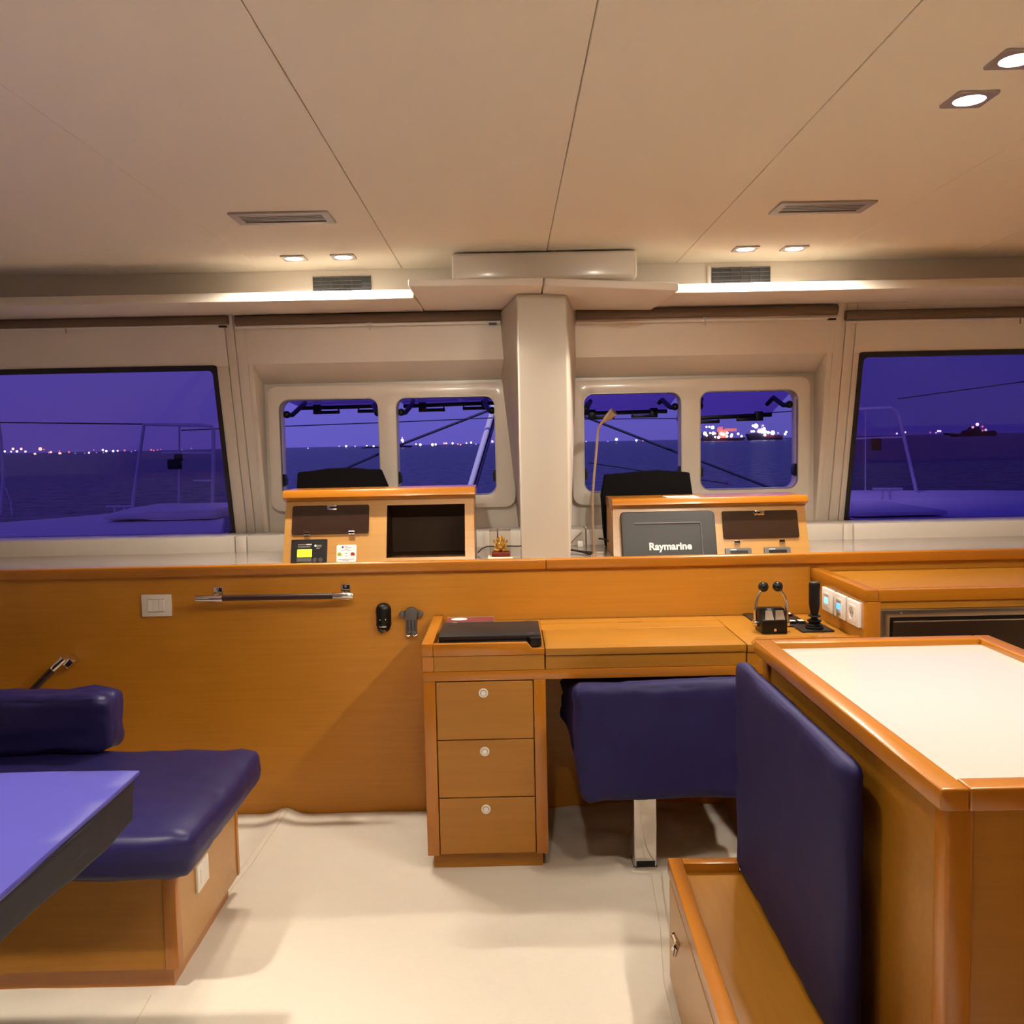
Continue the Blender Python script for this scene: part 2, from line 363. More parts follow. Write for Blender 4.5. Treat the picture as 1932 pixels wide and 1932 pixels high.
for a, c in ((-1.098, 0.05), (0.23, 1.398)):
    B().prism([(ylean(1.757), 1.757), (4.05, 1.682), (4.11, 1.682), (4.11, 1.757)], 'x', a, c).obj('niche_header', WHITE, wf)
NY = lambda u, v: (u, 4.048, v)
B().plate([[(-1.098, 1.0), (0.06, 1.0), (0.06, 1.70), (-1.098, 1.70)], rr(-1.02, -0.03, 1.15, 1.63, 0.03)], NY, (0, 0.04, 0)).obj('niche_panel', WHITE, wf, smooth=False)
B().plate([[(0.22, 1.0), (1.398, 1.0), (1.398, 1.70), (0.22, 1.70)], rr(0.32, 1.31, 1.15, 1.63, 0.03)], NY, (0, 0.04, 0)).obj('niche_panel', WHITE, wf, smooth=False)
for a, c in ((-1.098, -1.076), (1.375, 1.398)):
    B().hexa([(a, 4.03, 1.0), (c, 4.03, 1.0), (c, 4.1, 1.0), (a, 4.1, 1.0), (a, ylean(1.757)+.004, 1.757), (c, ylean(1.757)+.004, 1.757), (c, 4.1, 1.757), (a, 4.1, 1.757)]).obj('niche_cheek', WHITE, wf, bev=0.003)

# fiddle rail along the ledge, cornice, centre slabs, recess band, post, box
fb = lambda a, c: B().box(a, c, 3.332, 3.362, 0.928, 0.968)
struct(fb(-3, 0.1345).obj('trim_1', REDX, bev=0.006, seg=3), 'varnished wood fiddle along the ledge, left of the joint', 'trim')
struct(fb(0.1355, 3).obj('trim_2', REDX, bev=0.006, seg=3), 'varnished wood fiddle along the ledge, right of the joint', 'trim')
prof = [(3.425, 1.981), (3.400, 1.944), (3.86, 1.957), (3.86, 1.981)]
struct(B().prism(prof, 'x', -3, -0.337).obj('trim_3', WHITEM, bev=0.004), 'cream cornice shelf left of the centre post', 'trim')
struct(B().prism(prof, 'x', 0.618, 3).obj('trim_4', WHITEM, bev=0.004), 'cream cornice shelf right of the centre post', 'trim')
B5 = B().hexa([(-0.335, 3.2, 1.953), (0.137, 3.2, 1.948), (0.139, 3.86, 1.955), (-0.335, 3.86, 1.957), (-0.335, 3.2, 1.978), (0.137, 3.2, 1.975), (0.139, 3.86, 1.98), (-0.335, 3.86, 1.98)])
struct(B5.obj('trim_5', WHITEM, bev=0.006, seg=3), 'cream cover slab over the post, left of the dark joint', 'trim')
B6 = B().hexa([(0.1415, 3.2, 1.947), (0.612, 3.2, 1.919), (0.616, 3.86, 1.943), (0.1425, 3.86, 1.953), (0.1415, 3.2, 1.974), (0.612, 3.2, 1.948), (0.616, 3.86, 1.972), (0.1425, 3.86, 1.98)])
struct(B6.obj('trim_6', WHITEM, bev=0.006, seg=3), 'cream cover slab over the post, drooping right of the joint', 'trim')
struct(B().box(-3, 3, 3.602, 3.64, 1.97, 2.096).obj('trim_7', WHITEM, smooth=False), 'shaded upright strip between ceiling and cornice', 'trim')
PB = B().hexa([(0.047, 3.385, 0.955), (0.230, 3.385, 0.955), (0.272, 4.05, 0.955), (0.050, 4.05, 0.955), (0.047, 3.385, 1.95), (0.230, 3.385, 1.95), (0.318, 4.0, 1.95), (-0.045, 4.0, 1.95)])
struct(PB.obj('trim_8', pm('post_cream', (0.58, 0.51, 0.42), 0.5), bev=0.007, seg=3), 'cream centre post between the two hatch windows', 'post')
struct(B().box(-0.187, 0.483, 3.30, 3.60, 1.985, 2.085).obj('trim_9', WHITE, bev=0.014, seg=4), 'white rounded box under the ceiling above the post', 'trim')

# ------------------------------------------------------------------ side windows
def side_window(name, x0, x1, g, label):
    w = thing(name, ((x0+x1)/2, ylean(1.0), 1.0)); struct(w, label, 'window')
    B().plate([rr(x0, x1, 1.008, 1.756, 0.012, 4), rr(x0+0.02, x1-0.020, 1.022, 1.735, 0.022, 5)], lambda u, v: (u, ylean(v)-0.004, v), (0, 0.03, 0)).obj('gasket', GASK, w, smooth=False)
    B().plate([[(x0+0.01, 1.012), (x1-0.01, 1.012), (x1-0.01, 1.745), (x0+0.01, 1.745)]], lambda u, v: (u, ylean(v)+0.012, v), (0, 0.006, 0)).obj('pane', g, w, smooth=False)
side_window('window_1', -2.78, -1.230, GLASS_L, 'large dark framed window at the left, showing foredeck and shore lights')
side_window('window_4', 1.511, 2.8, GLASS_R, 'large dark framed window at the right, reflecting the white counter')

# ------------------------------------------------------------------ hatch windows with propped-open lids
def hatch(name, fx0, fx1, opens, ends, label):
    w = thing(name, ((fx0+fx1)/2, 4.0, 1.12)); struct(w, label, 'window')
    loops = [rr(fx0, fx1, 1.118, 1.668, 0.045, 7)] + [rr(a, c, 1.176, 1.608, 0.042, 7) for a, c in opens]
    B().plate(loops, lambda u, v: (u, 4.0, v), (0, 0.085, 0)).obj('frame', WHITE, w, bev=0.004, seg=2)
    for (a, c), (zl, zr_) in zip(opens, ends):
        B().plate([rr(a-0.004, c+0.004, 1.172, 1.612, 0.046, 7), rr(a, c, 1.176, 1.608, 0.042, 7)], lambda u, v: (u, 3.9985, v), (0, 0.012, 0)).obj('seal', GREYM, w)
        # lid hinged along the top, held out
        y0, y1, zt = 4.105, 4.46, 1.622
        def lidp(u, v): # v 0..1
            ze = zl + (zr_-zl)*(u-a)/(c-a); return (u, y0+(y1-y0)*v, zt+(ze-zt)*v)
        lid = B().plate([[(a-0.02, 0), (c+0.02, 0), (c+0.02, 1), (a-0.02, 1)]], lidp, (0, 0, 0.008)).obj('lid', LIDG, w, smooth=False)
        B().hexa([lidp(a-0.02, 0.97)] + [lidp(c+0.02, 0.97), lidp(c+0.02, 1.0), lidp(a-0.02, 1.0)] + [tuple(Vector(q)+Vector((0, 0, -0.018))) for q in (lidp(a-0.02, 0.97), lidp(c+0.02, 0.97), lidp(c+0.02, 1.0), lidp(a-0.02, 1.0))]).obj('lid_edge', BLACK, lid, bev=0.002)
        for sgn, u in ((1, a+0.075), (-1, c-0.05)):
            p = Vector(lidp(u, 0.93))
            h = B().box(p.x-0.018, p.x+0.018, p.y-0.015, p.y+0.02, p.z-0.042, p.z+0.004)
            h.box(min(p.x, p.x+sgn*0.11), max(p.x, p.x+sgn*0.11), p.y-0.012, p.y+0.004, p.z-0.042, p.z-0.026)
            h.box(p.x+sgn*0.105-0.003, p.x+sgn*0.105+0.003, p.y-0.012, p.y+0.004, p.z-0.042, p.z-0.016)
            h.obj('lid_handle', BLACK, lid, bev=0.002)
        for u, s_ in ((a+0.012, 1), (c-0.012, -1)):
            q = lidp(u + s_*0.03, 0.6)
            st = B().tube([(u, 4.07, 1.545), (u+s_*0.012, 4.13, 1.548), (u+s_*0.035, 4.2, 1.585), q], 0.011, 8)
            st.sph((u, 4.075, 1.548), 0.017, n=10)
            st.obj('stay_arm', BLACK, lid)
        for u in (a, c):
            s_ = 1 if u == a else -1
            B().prism([(u-s_*.004, 1.225), (u+s_*0.012, 1.235), (u+s_*0.014, 1.262), (u+s_*0.008, 1.28), (u-s_*.004, 1.284)], 'y', 4.01, 4.05).obj('catch', BLACK, w)
hatch('window_2', -1.052, 0.032, [(-1.0, -0.567), (-0.486, -0.054)], [(1.600, 1.603), (1.600, 1.607)], 'white framed double hatch window left of the post')
hatch('window_3', 0.288, 1.342, [(0.342, 0.770), (0.857, 1.286)], [(1.545, 1.548), (1.508, 1.520)], 'white framed double hatch window right of the post')

# ------------------------------------------------------------------ roller blinds under the cornice
def blind(x0, x1, zb, zr_, tabx, label, capend):
    o = thing('roller_blind', ((x0+x1)/2, 3.83, zb), label, 'blind', 'roller blinds under the cornice')
    yb = ylean(zb)-0.022
    B().cyl((x0, yb, zr_), (x1, yb, zr_), 0.021, n=16).obj('roll', pm('blind_fabric', (0.17, 0.115, 0.075), 0.8), o)
    B().tube([(x0, yb-0.002, zb), (x1, yb-0.002, zb)], 0.0062, 10).obj('bottom_bar', WPLAST, o)
    B().box(capend-0.016, capend+0.016, yb-0.010, yb+0.006, zb-0.010, zb-0.003).obj('end_cap', BLACK, o)
    b_ = B().box(tabx-0.012, tabx+0.012, yb-0.006, yb+0.004, zb+0.004, zb+0.012); b_.box(tabx-0.002, tabx+0.002, yb-0.010, yb-0.005, zb-0.022, zb+0.006)
    b_.obj('pull_tab', GREYM, o)
blind(-2.9, -1.157, 1.916, 1.937, -1.83, 'rolled blind above the large left window', -1.178)
blind(-1.125, -0.02, 1.906, 1.934, -0.565, 'rolled blind above the double hatch left of the post', -0.05)
blind(0.30, 1.395, 1.897, 1.930, 0.84, 'rolled blind above the double hatch right of the post', 1.372)
blind(1.432, 2.9, 1.878, 1.906, 2.165, 'brown rolled blind above the large right window', 2.88)

# ------------------------------------------------------------------ ceiling lamps and vents
def lamp_make():
    o = thing('ceiling_light', (0, 0, 2.09))
    B().plate([rr(-0.043, 0.043, -0.043, 0.043, 0.006, 3), [(0.031*math.cos(2*PI*i/28), 0.031*math.sin(2*PI*i/28)) for i in range(28)]], lambda u, v: (u, v, 2.089), (0, 0, -0.005)).obj('trim_plate', GREYM, o, bev=0.001, seg=1)
    B().cyl((0, 0, 2.0895), (0, 0, 2.0845), 0.0305, n=28).obj('lens', LAMP, o)
    d = bpy.data.lights.new('bulb', 'SPOT'); d.energy = DOWN_W; d.color = WARM; d.spot_size = math.radians(160); d.spot_blend = 0.5; d.shadow_soft_size = 0.028
    lo = bpy.data.objects.new('bulb', d); COL.objects.link(lo); lo.parent = o; lo.location = (0, 0, -0.012)
    return o
L0 = lamp_make()
front_bulb = None
LAMPS = [(-0.762, 3.347, 'lit square downlight by the left ceiling vent, left one of that pair'), (-0.581, 3.340, 'lit square downlight by the left ceiling vent, right one of that pair'),
         (0.881, 3.338, 'lit square downlight by the right ceiling vent, left one of that pair'), (1.061, 3.345, 'lit square downlight by the right ceiling vent, right one of that pair'),
         (0.967, 1.912, 'lit square downlight over the white counter, whole in view'), (0.955, 1.715, 'lit square downlight over the white counter, cut by the frame')]
for i, (x, y, lb) in enumerate(LAMPS):
    o = L0 if i == 0 else dup(L0, (0, 0, 0)); o.location = (x, y, 2.09); tag(o, lb, 'lamp', 'recessed ceiling downlights')
    if i < 4:
        bl = [c for c in o.children if c.type == 'LIGHT'][0]
        if front_bulb is None: front_bulb = bl.data.copy(); front_bulb.energy = DOWN_W*1.2
        bl.data = front_bulb

def vent(x0, x1, label):
    o = thing('ceiling_vent', ((x0+x1)/2, 2.765, 2.09), label, 'vent', 'ceiling air vents')
    y0, y1 = 2.700, 2.832
    P = lambda u, v: (u, v, 2.0895)
    B().plate([[(x0, y0), (x1, y0), (x1, y1), (x0, y1)], [(x0+0.024, y0+0.022), (x1-0.024, y0+0.022), (x1-0.024, y1-0.022), (x0+0.024, y1-0.022)]], P, (0, 0, -0.006)).obj('frame', GREYM, o, bev=0.0012, seg=1)
    B().box(x0+0.02, x1-0.02, y0+0.02, y1-0.02, 2.0875, 2.0893).obj('vent_box', pm('vent_dark', (0.045, 0.036, 0.030), 0.7), o)
    for k in range(4):
        yy = y0+0.031+k*0.0175
        B().box(x0+0.022, x1-0.022, yy-0.002, yy+0.0055, 2.0842, 2.0854).obj('slat', GREYM, o, smooth=False)
vent(-0.806, -0.512, 'grey slatted vent in the ceiling, left one of two')
vent(0.818, 1.103, 'grey slatted vent in the ceiling, right one of two')

def grille(x0, x1, z0, z1, label, extra=False):
    o = thing('recess_grille', ((x0+x1)/2, 3.60, z0), label, 'grille', 'black grilles above the cornice')
    B().box(x0, x1, 3.5985, 3.6015, z0, z1).obj('backing', BLACK, o)
    for k in range(6):
        z = z0+0.004+(z1-z0-0.008)*k/5; B().box(x0, x1, 3.592, 3.5975, z-0.0009, z+0.0009).obj('bar', GREYP2, o, smooth=False)
    for k in range(7):
        x = x0+(x1-x0)*k/6; B().box(x-0.0011, x+0.0011, 3.5935, 3.598, z0, z1).obj('upright', GREYP, o, smooth=False)
    if extra: B().box(x0-0.020, x0-0.006, 3.585, 3.60, z0, z1+0.004).obj('side_bracket', WPLAST, o, bev=0.002)
grille(-0.748, -0.522, 1.985, 2.066, 'small black grille behind the cornice, left of the white box')
grille(0.818, 1.046, 1.985, 2.071, 'small black grille behind the cornice, right of the white box', True)

# ------------------------------------------------------------------ consoles on the ledge
def cy(z): return 3.46 + (z-0.955)*0.34
def CP(u, v): return (u, cy(v), v)
CD = Vector((0, 0.012, 0))
# left console
o = thing('instrument_console', (-0.505, 3.6, 0.955), 'oak console with open cubby, left of the centre post', 'console')
hole = [(-0.477, 0.966), (-0.172, 0.966), (-0.172, 1.166), (-0.477, 1.166)]
B().plate([[(-0.877, 0.955), (-0.134, 0.955), (-0.138, 1.195), (-0.873, 1.195)], hole], CP, CD).obj('front_panel', PALEX, o, smooth=False)
def inner(a0, a1, z0, z1): return [(a0, cy(z0)+.012, z0), (a1, cy(z0)+.012, z0), (a1, 3.70, z0), (a0, 3.70, z0), (a0, cy(z1)+.012, z1), (a1, cy(z1)+.012, z1), (a1, 3.70, z1), (a0, 3.70, z1)]
for a0, a1 in ((-0.876, -0.864), (-0.147, -0.135)):
    B().hexa(inner(a0, a1, 0.9555, 1.195)).obj('side_panel', OAKY, o, smooth=False)
B().box(-0.876, -0.135, 3.70, 3.712, 0.9555, 1.195).obj('back_panel', OAKX, o, smooth=False)
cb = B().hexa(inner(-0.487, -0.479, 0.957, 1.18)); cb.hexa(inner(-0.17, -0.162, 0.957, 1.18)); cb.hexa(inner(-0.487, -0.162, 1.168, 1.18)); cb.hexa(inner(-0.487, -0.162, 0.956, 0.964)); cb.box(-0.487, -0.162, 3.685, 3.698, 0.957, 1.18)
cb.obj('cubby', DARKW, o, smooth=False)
B().prism([(3.500, 1.204), (3.512, 1.232), (3.72, 1.232), (3.72, 1.192), (3.535, 1.188)], 'x', -0.879, -0.130).obj('top_cap', REDX, o, bev=0.003)
def smoked_door(par, x0, x1, z0, z1, clipx, hx, clip_h=0.018, hang=0.0):
    d = B().plate([rr(x0, x1, z0, z1, 0.008, 4)], lambda u, v: (u, cy(v)-0.006, v), (0, 0.005, 0)).obj('smoked_door', SMOKE, par)
    B().box(clipx-0.019, clipx+0.019, cy(z1)-0.015, cy(z1)-0.004, z1-clip_h, z1+0.001).obj('latch', CHROME, d, bev=0.002)
    for x in hx:
        h = B().box(x-0.011, x+0.011, cy(z0)-0.011, cy(z0)+0.0, z0-0.004-hang, z0+0.010-hang); h.cyl((x-0.012, cy(z0)-0.010, z0-0.002-hang), (x+0.012, cy(z0)-0.010, z0-0.002-hang), 0.0035, n=10)
        h.obj('hinge', CHROME, d, bev=0.001, seg=1)
smoked_door(o, -0.846, -0.546, 1.062, 1.171, -0.691, (-0.785, -0.612))
# right console
o = thing('instrument_console', (0.78, 3.6, 0.955), 'oak console with grey display cover, right of the centre post', 'console')
B().plate([[(0.403, 0.955), (1.163, 0.955), (1.161, 1.145), (0.408, 1.145)]], CP, CD).obj('front_panel', PALEX, o, smooth=False)
for a0, a1 in ((0.404, 0.418), (1.148, 1.162)):
    B().hexa(inner(a0, a1, 0.9555, 1.145)).obj('side_panel', OAKY, o, smooth=False)
B().box(0.404, 1.162, 3.70, 3.712, 0.9555, 1.145).obj('back_panel', OAKX, o, smooth=False)
B().prism([(3.484, 1.150), (3.496, 1.174), (3.72, 1.174), (3.72, 1.136), (3.520, 1.134)], 'x', 0.402, 1.165).obj('top_cap', REDX, o, bev=0.003)
smoked_door(o, 0.832, 1.127, 1.012, 1.117, 0.978, (0.884, 1.058), hang=0.016)

# grey display cover with lettering
o = thing('display_cover', (0.615, 3.46, 0.955), 'grey plastic sun cover lettered across its lower middle, on right console', 'cover')
def CC(u, v): return (u, cy(v)-0.030, v)
B().plate([rr(0.436, 0.798, 0.945, 1.121, 0.014, 5)], CC, (0, 0.030, 0)).obj('shell', GREYP, o, bev=0.010, seg=4)
rim_pts = [(0.486, 1.078), (0.742, 1.078), (0.742, 0.957)]
B().tube([(u, cy(v)-0.0305, v) for u, v in ((0.486, 1.079), (0.735, 1.079), (0.742, 1.074), (0.742, 0.957))], 0.003, 8).obj('ridge', GREYP2, o)
me = text_mesh('Raymarine', 0.040, 0.0006, 0.0012, 0.97)
tl = math.atan(0.34)
me.transform(Matrix.Translation((0.619, cy(0.991)-0.0312, 0.991)) @ Matrix.Rotation(PI/2-tl, 4, 'X'))
mobj('lettering', me, TXTW, o, smooth=False)

def small_gauge(x0, x1, label):
    o = thing('small_instrument', ((x0+x1)/2, 3.46, 0.955), label, 'instrument', 'small dark instruments under the smoked door')
    B().plate([rr(x0, x1, 0.945, 0.977, 0.004, 3)], lambda u, v: (u, cy(v)-0.014, v), (0, 0.0135, 0)).obj('housing', GREYP2, o, bev=0.002)
    B().plate([rr(x0+0.017, x1-0.015, 0.948, 0.969, 0.002, 2)], lambda u, v: (u, cy(v)-0.0155, v), (0, 0.003, 0)).obj('screen', BLACK, o)
    B().plate([rr(x0+0.018, x0+0.042, 0.9705, 0.9735, 0.0005, 1)], lambda u, v: (u, cy(v)-0.0150, v), (0, 0.002, 0)).obj('print_mark', TXTW, o, smooth=False)
small_gauge(0.834, 0.934, 'small grey instrument peeping over the fiddle, left one of two')
small_gauge(0.984, 1.085, 'small grey instrument peeping over the fiddle, right one of two')
o = B().box(0.62, 0.745, 3.50, 3.62, 1.1742, 1.1752).obj('paper_card', WPLAST, smooth=False); tag(o, 'white paper lying on top of the right console', 'paper')

# charge controller, generator panel on left console
o = thing('charge_controller', (-0.775, 3.46, 0.955), 'black panel with green lit display on left console', 'instrument')
PN = lambda d: (lambda u, v: (u, cy(v)-d, v))
B().plate([rr(-0.845, -0.706, 0.956, 1.043, 0.003, 3)], PN(0.006), (0, 0.0055, 0)).obj('face_plate', PANEL, o)
B().plate([rr(-0.821, -0.764, 0.977, 1.006, 0.002, 2)], PN(0.0072), (0, 0.002, 0)).obj('green_screen', LCD, o, smooth=False)
B().plate([[(-0.822, 0.960), (-0.765, 0.960), (-0.765, 0.974), (-0.822, 0.974)]], PN(0.0068), (0, 0.001, 0)).obj('grey_label', GREYP2, o, smooth=False)
B().sph((-0.751, cy(1.019)-0.007, 1.019), 0.0035, n=10).obj('green_lamp', LEDG, o)
for x in (-0.752, -0.730):
    B().cyl((x, cy(0.966)-0.010, 0.966), (x, cy(0.966)-0.004, 0.966), 0.0085, n=16).obj('round_button', GREYP2, o)
for x in (-0.839, -0.712):
    B().cyl((x, cy(1.037)-0.0085, 1.037), (x, cy(1.037)-0.004, 1.037), 0.003, n=10).obj('screw', CHROME, o)
pr = B()
for x0, x1, z, h in ((-0.819, -0.790, 1.0235, .0018), (-0.819, -0.772, 1.0155, .0018), (-0.744, -0.728, 1.020, .0015), (-0.747, -0.729, 1.0145, .0015), (-0.747, -0.734, 1.0085, .0015)):
    x = x0
    while x < x1:
        w_ = random.uniform(0.0022, 0.004); pr.plate([[(x, z-h), (x+w_, z-h), (x+w_, z+h), (x, z+h)]], PN(0.0066), (0, 0.0008, 0)); x += w_+0.0012
pr.obj('fine_print', TXTG, o, smooth=False)['kind'] = 'stuff'
pr = B()
for i in range(4): pr.plate([[(-0.786+i*0.0052, 1.0215), (-0.782+i*0.0052, 1.0215), (-0.782+i*0.0052, 1.026), (-0.786+i*0.0052, 1.026)]], PN(0.0066), (0, 0.0008, 0))
pr.obj('bold_print', TXTW, o, smooth=False)
o = thing('start_stop_panel', (-0.63, 3.46, 0.955), 'small white card panel with green and red round keys', 'instrument')
B().plate([rr(-0.669, -0.592, 0.956, 1.019, 0.006, 4)], PN(0.007), (0, 0.0065, 0)).obj('face_plate', WPLAST, o, bev=0.001, seg=1)
for x, mt in ((-0.657, GREENB), (-0.606, REDB)):
    B().cyl((x, cy(0.984)-0.0088, 0.984), (x, cy(0.984)-0.006, 0.984), 0.0083, n=18).obj('round_key', mt, o)
    B().sph((x+(0.001 if x < -.63 else 0.002), cy(0.998)-0.0075, 0.998), 0.0022, n=8).obj('key_lamp', LEDG, o)
pr = B().plate([[(-0.6505, 1.0115), (-0.6450, 1.0170), (-0.6395, 1.0115), (-0.6450, 1.0060)]], PN(0.0078), (0, 0.0009, 0)); pr.obj('diamond_mark', PURP, o, smooth=False)
pr = B()
for x0, x1, z in ((-0.637, -0.627, 1.0145), (-0.637, -0.612, 1.0085), (-0.653, -0.642, 0.998), (-0.629, -0.612, 0.998), (-0.638, -0.625, 1.0025), (-0.636, -0.626, 0.988), (-0.636, -0.626, 0.978), (-0.66, -0.602, 0.966), (-0.645, -0.62, 0.961)):
    x = x0
    while x < x1:
        w_ = random.uniform(0.0018, 0.0035); pr.plate([[(x, z-.0009), (x+w_, z-.0009), (x+w_, z+.0009), (x, z+.0009)]], PN(0.0078), (0, 0.0008, 0)); x += w_+0.001
pr.obj('fine_print', PURP, o, smooth=False)['kind'] = 'stuff'

# black hoods behind the consoles
HL = [(-0.880, 0.957), (-0.880, 1.20), (-0.872, 1.297), (-0.80, 1.303), (-0.76, 1.309), (-0.70, 1.311), (-0.64, 1.310), (-0.585, 1.303), (-0.53, 1.302), (-0.50, 1.225), (-0.47, 0.957)]
o = B().prism(HL, 'y', 3.735, 3.80).obj('instrument_hood', BLACKF, bev=0.008, seg=3); tag(o, 'black fabric hood standing behind the left console', 'cover')
HR = [(0.404, 0.957), (0.396, 1.02), (0.388, 1.174), (0.405, 1.260), (0.50, 1.266), (0.56, 1.272), (0.63, 1.274), (0.70, 1.268), (0.754, 1.263), (0.768, 1.16), (0.70, 1.0), (0.52, 1.05), (0.44, 1.10), (0.412, 0.957)]
o = B().prism(HR, 'y', 3.735, 3.80).obj('instrument_hood', BLACKF, bev=0.004, seg=2); tag(o, 'black fabric hood standing behind the right console, tapering to a point', 'cover')

# gooseneck microphone
o = thing('gooseneck_microphone', (0.33, 3.5, 0.955), 'tan gooseneck microphone standing beside the post', 'microphone')
B().lathe((0.330, 3.5, 0.955), [(0.012, 0), (0.012, 0.004), (0.006, 0.008), (0.0045, 0.06)], 16).obj('foot', MICM, o)
B().tube([(0.330, 3.5, 0.96), (0.3285, 3.5, 1.05), (0.327, 3.5, 1.16), (0.334, 3.5, 1.26), (0.345, 3.5, 1.36), (0.3505, 3.5, 1.42), (0.354, 3.498, 1.448), (0.366, 3.493, 1.470), (0.375, 3.49, 1.478)], 0.0048, 10).obj('neck', MICM, o)
hd = Vector((0.045, -0.020, 0.042)).normalized()
B().tube_prof([Vector((0.371, 3.491, 1.474))+hd*h for h in (0, 0.010, 0.03, 0.048, 0.058)], [0.005, 0.009, 0.0145, 0.0165, 0.0165], hd, 18).obj('head', MICM, o)
B().tube_prof([Vector((0.371, 3.491, 1.474))+hd*h for h in (0.0575, 0.0605, 0.0615)], [0.0138, 0.0138, 0.010], hd, 18).obj('mouthpiece', BLACK, o)

# figurine in acrylic case
o = thing('figurine_case', (-0.035, 3.45, 0.955), 'little gold seated figurine on a red base inside a clear case', 'figurine')
B().box(-0.083, 0.012, 3.41, 3.49, 0.955, 0.967).obj('plinth', PEARL, o, bev=0.002)
for i in range(14):
    B().sph((-0.080+0.089*i/13, 3.409, 0.9585), 0.0030, n=8).obj('pearl', PEARL, o)
B().box(-0.068, 0.002, 3.422, 3.478, 0.967, 0.984).obj('red_base', REDP, o, bev=0.004)
cs = B().box(-0.0755, -0.0735, 3.416, 3.484, 0.967, 1.066); cs.box(0.0035, 0.0055, 3.416, 3.484, 0.967, 1.066); cs.box(-0.0755, 0.0055, 3.416, 3.484, 1.066, 1.068); cs.box(-0.0735, 0.0035, 3.416, 3.418, 0.967, 1.066)
cs.obj('clear_case', ACRYL, o, smooth=False)
fg = B(); fx, fy, fz = -0.034, 3.448, 0.984
fg.sph((fx, fy, fz+0.020), 0.0155, (1, .85, 1.25)); fg.sph((fx, fy-0.004, fz+0.016), 0.012)
fg.sph((fx, fy, fz+0.046), 0.0095, (1, 1, 1.05)); fg.lathe((fx, fy, fz+0.052), [(0.0085, 0), (0.008, 0.004), (0.005, 0.009), (0.001, 0.013)], 12)
for s_ in (-1, 1):
    fg.tube([(fx+s_*0.009, fy, fz+0.006), (fx+s_*0.023, fy-0.006, fz+0.007), (fx+s_*0.008, fy-0.015, fz+0.004)], [0.0075, 0.0065, 0.004], 10)
    fg.tube([(fx+s_*0.013, fy, fz+0.034), (fx+s_*0.022, fy-0.002, fz+0.024), (fx+s_*0.017, fy-0.012, fz+0.018)], [0.0048, 0.0042, 0.0032], 10)
    fg.tube([(fx+s_*0.013, fy+0.003, fz+0.034), (fx+s_*0.024, fy+0.003, fz+0.036), (fx+s_*0.025, fy, fz+0.047)], [0.0042, 0.0036, 0.003], 10)
    fg.sph((fx+s_*0.0115, fy+0.001, fz+0.046), 0.0068, (0.9, .4, 1.1))
fg.tube([(fx, fy-0.008, fz+0.044), (fx+0.001, fy-0.014, fz+0.034), (fx+0.004, fy-0.015, fz+0.026), (fx+0.008, fy-0.014, fz+0.024)], [0.004, 0.0035, 0.0028, 0.0022], 10)
f = fg.obj('figure', GOLD, o)
md = f.modifiers.new('fuse', 'REMESH'); md.mode = 'VOXEL'; md.voxel_size = 0.0014; md.use_smooth_shade = True

# cables and a plug on the ledge
o = B().tube([(0.235, 3.62, 0.966), (0.27, 3.60, 0.963), (0.30, 3.55, 0.962), (0.315, 3.52, 0.962), (0.33, 3.51, 0.964)], [0.004, 0.004, 0.005, 0.008, 0.004], 8).obj('power_cable', CABLE); tag(o, 'black cable lying on the ledge right of the post', 'cable')
o = B().tube([(0.24, 3.70, 0.958), (0.255, 3.75, 0.975), (0.285, 3.79, 1.0), (0.31, 3.85, 1.01)], 0.0022, 8).obj('thin_wire', MICM); tag(o, 'thin tan wire climbing from ledge to sill by the post', 'cable')
o = B().tube([(0.36, 3.6, 1.01), (0.385, 3.62, 1.005), (0.40, 3.64, 0.995), (0.42, 3.725, 0.975)], 0.003, 8).obj('thin_wire', CABLE); tag(o, 'short black wire beside the right console', 'cable')
o = B().box(0.288, 0.312, 3.78, 3.80, 0.955, 0.982).obj('white_plug', WPLAST, bev=0.003); tag(o, 'small white plug block at back of the ledge', 'plug')
o = B().tube([(-0.128, 3.60, 0.963), (-0.11, 3.60, 0.98), (-0.09, 3.63, 0.985), (-0.04, 3.63, 0.984), (0.0, 3.58, 0.99), (0.03, 3.55, 0.992), (0.046, 3.50, 0.998)], 0.0025, 8).obj('thin_wire', CABLE); tag(o, 'thin black wire running behind the figurine case', 'cable')
o = B().cyl((0.36, 3.58, 0.9555), (0.36, 3.58, 0.958), 0.018, n=20).obj('small_disc', PEARL); tag(o, 'small flat metal disc on the ledge beside the microphone', 'disc')

# ------------------------------------------------------------------ things on the oak wall
o = thing('wall_handrail', (-0.87, 3.33, 0.852), 'leather wrapped chrome handrail, level, under the left console', 'handrail')
B().cyl((-1.06, 3.29, 0.853), (-0.655, 3.29, 0.8515), 0.0112, n=20).obj('grip', LEATH, o)
for a, c in ((-1.159, -1.06), (-0.655, -0.578)):
    B().cyl((a, 3.29, 0.853), (c, 3.29, 0.8515), 0.0118, n=20).obj('sleeve', CHROME, o, bev=0.002)
for x in (-1.096, -0.617):
    m_ = B().box(x-0.018, x+0.018, 3.350, 3.358, 0.826, 0.886); m_.box(x-0.010, x+0.010, 3.292, 3.352, 0.842, 0.862)
    m_.obj('mount', CHROME, o, bev=0.004, seg=3)
    for z in (0.834, 0.877): B().cyl((x, 3.347, z), (x, 3.352, z), 0.005, n=12).obj('screw', STEEL, o)

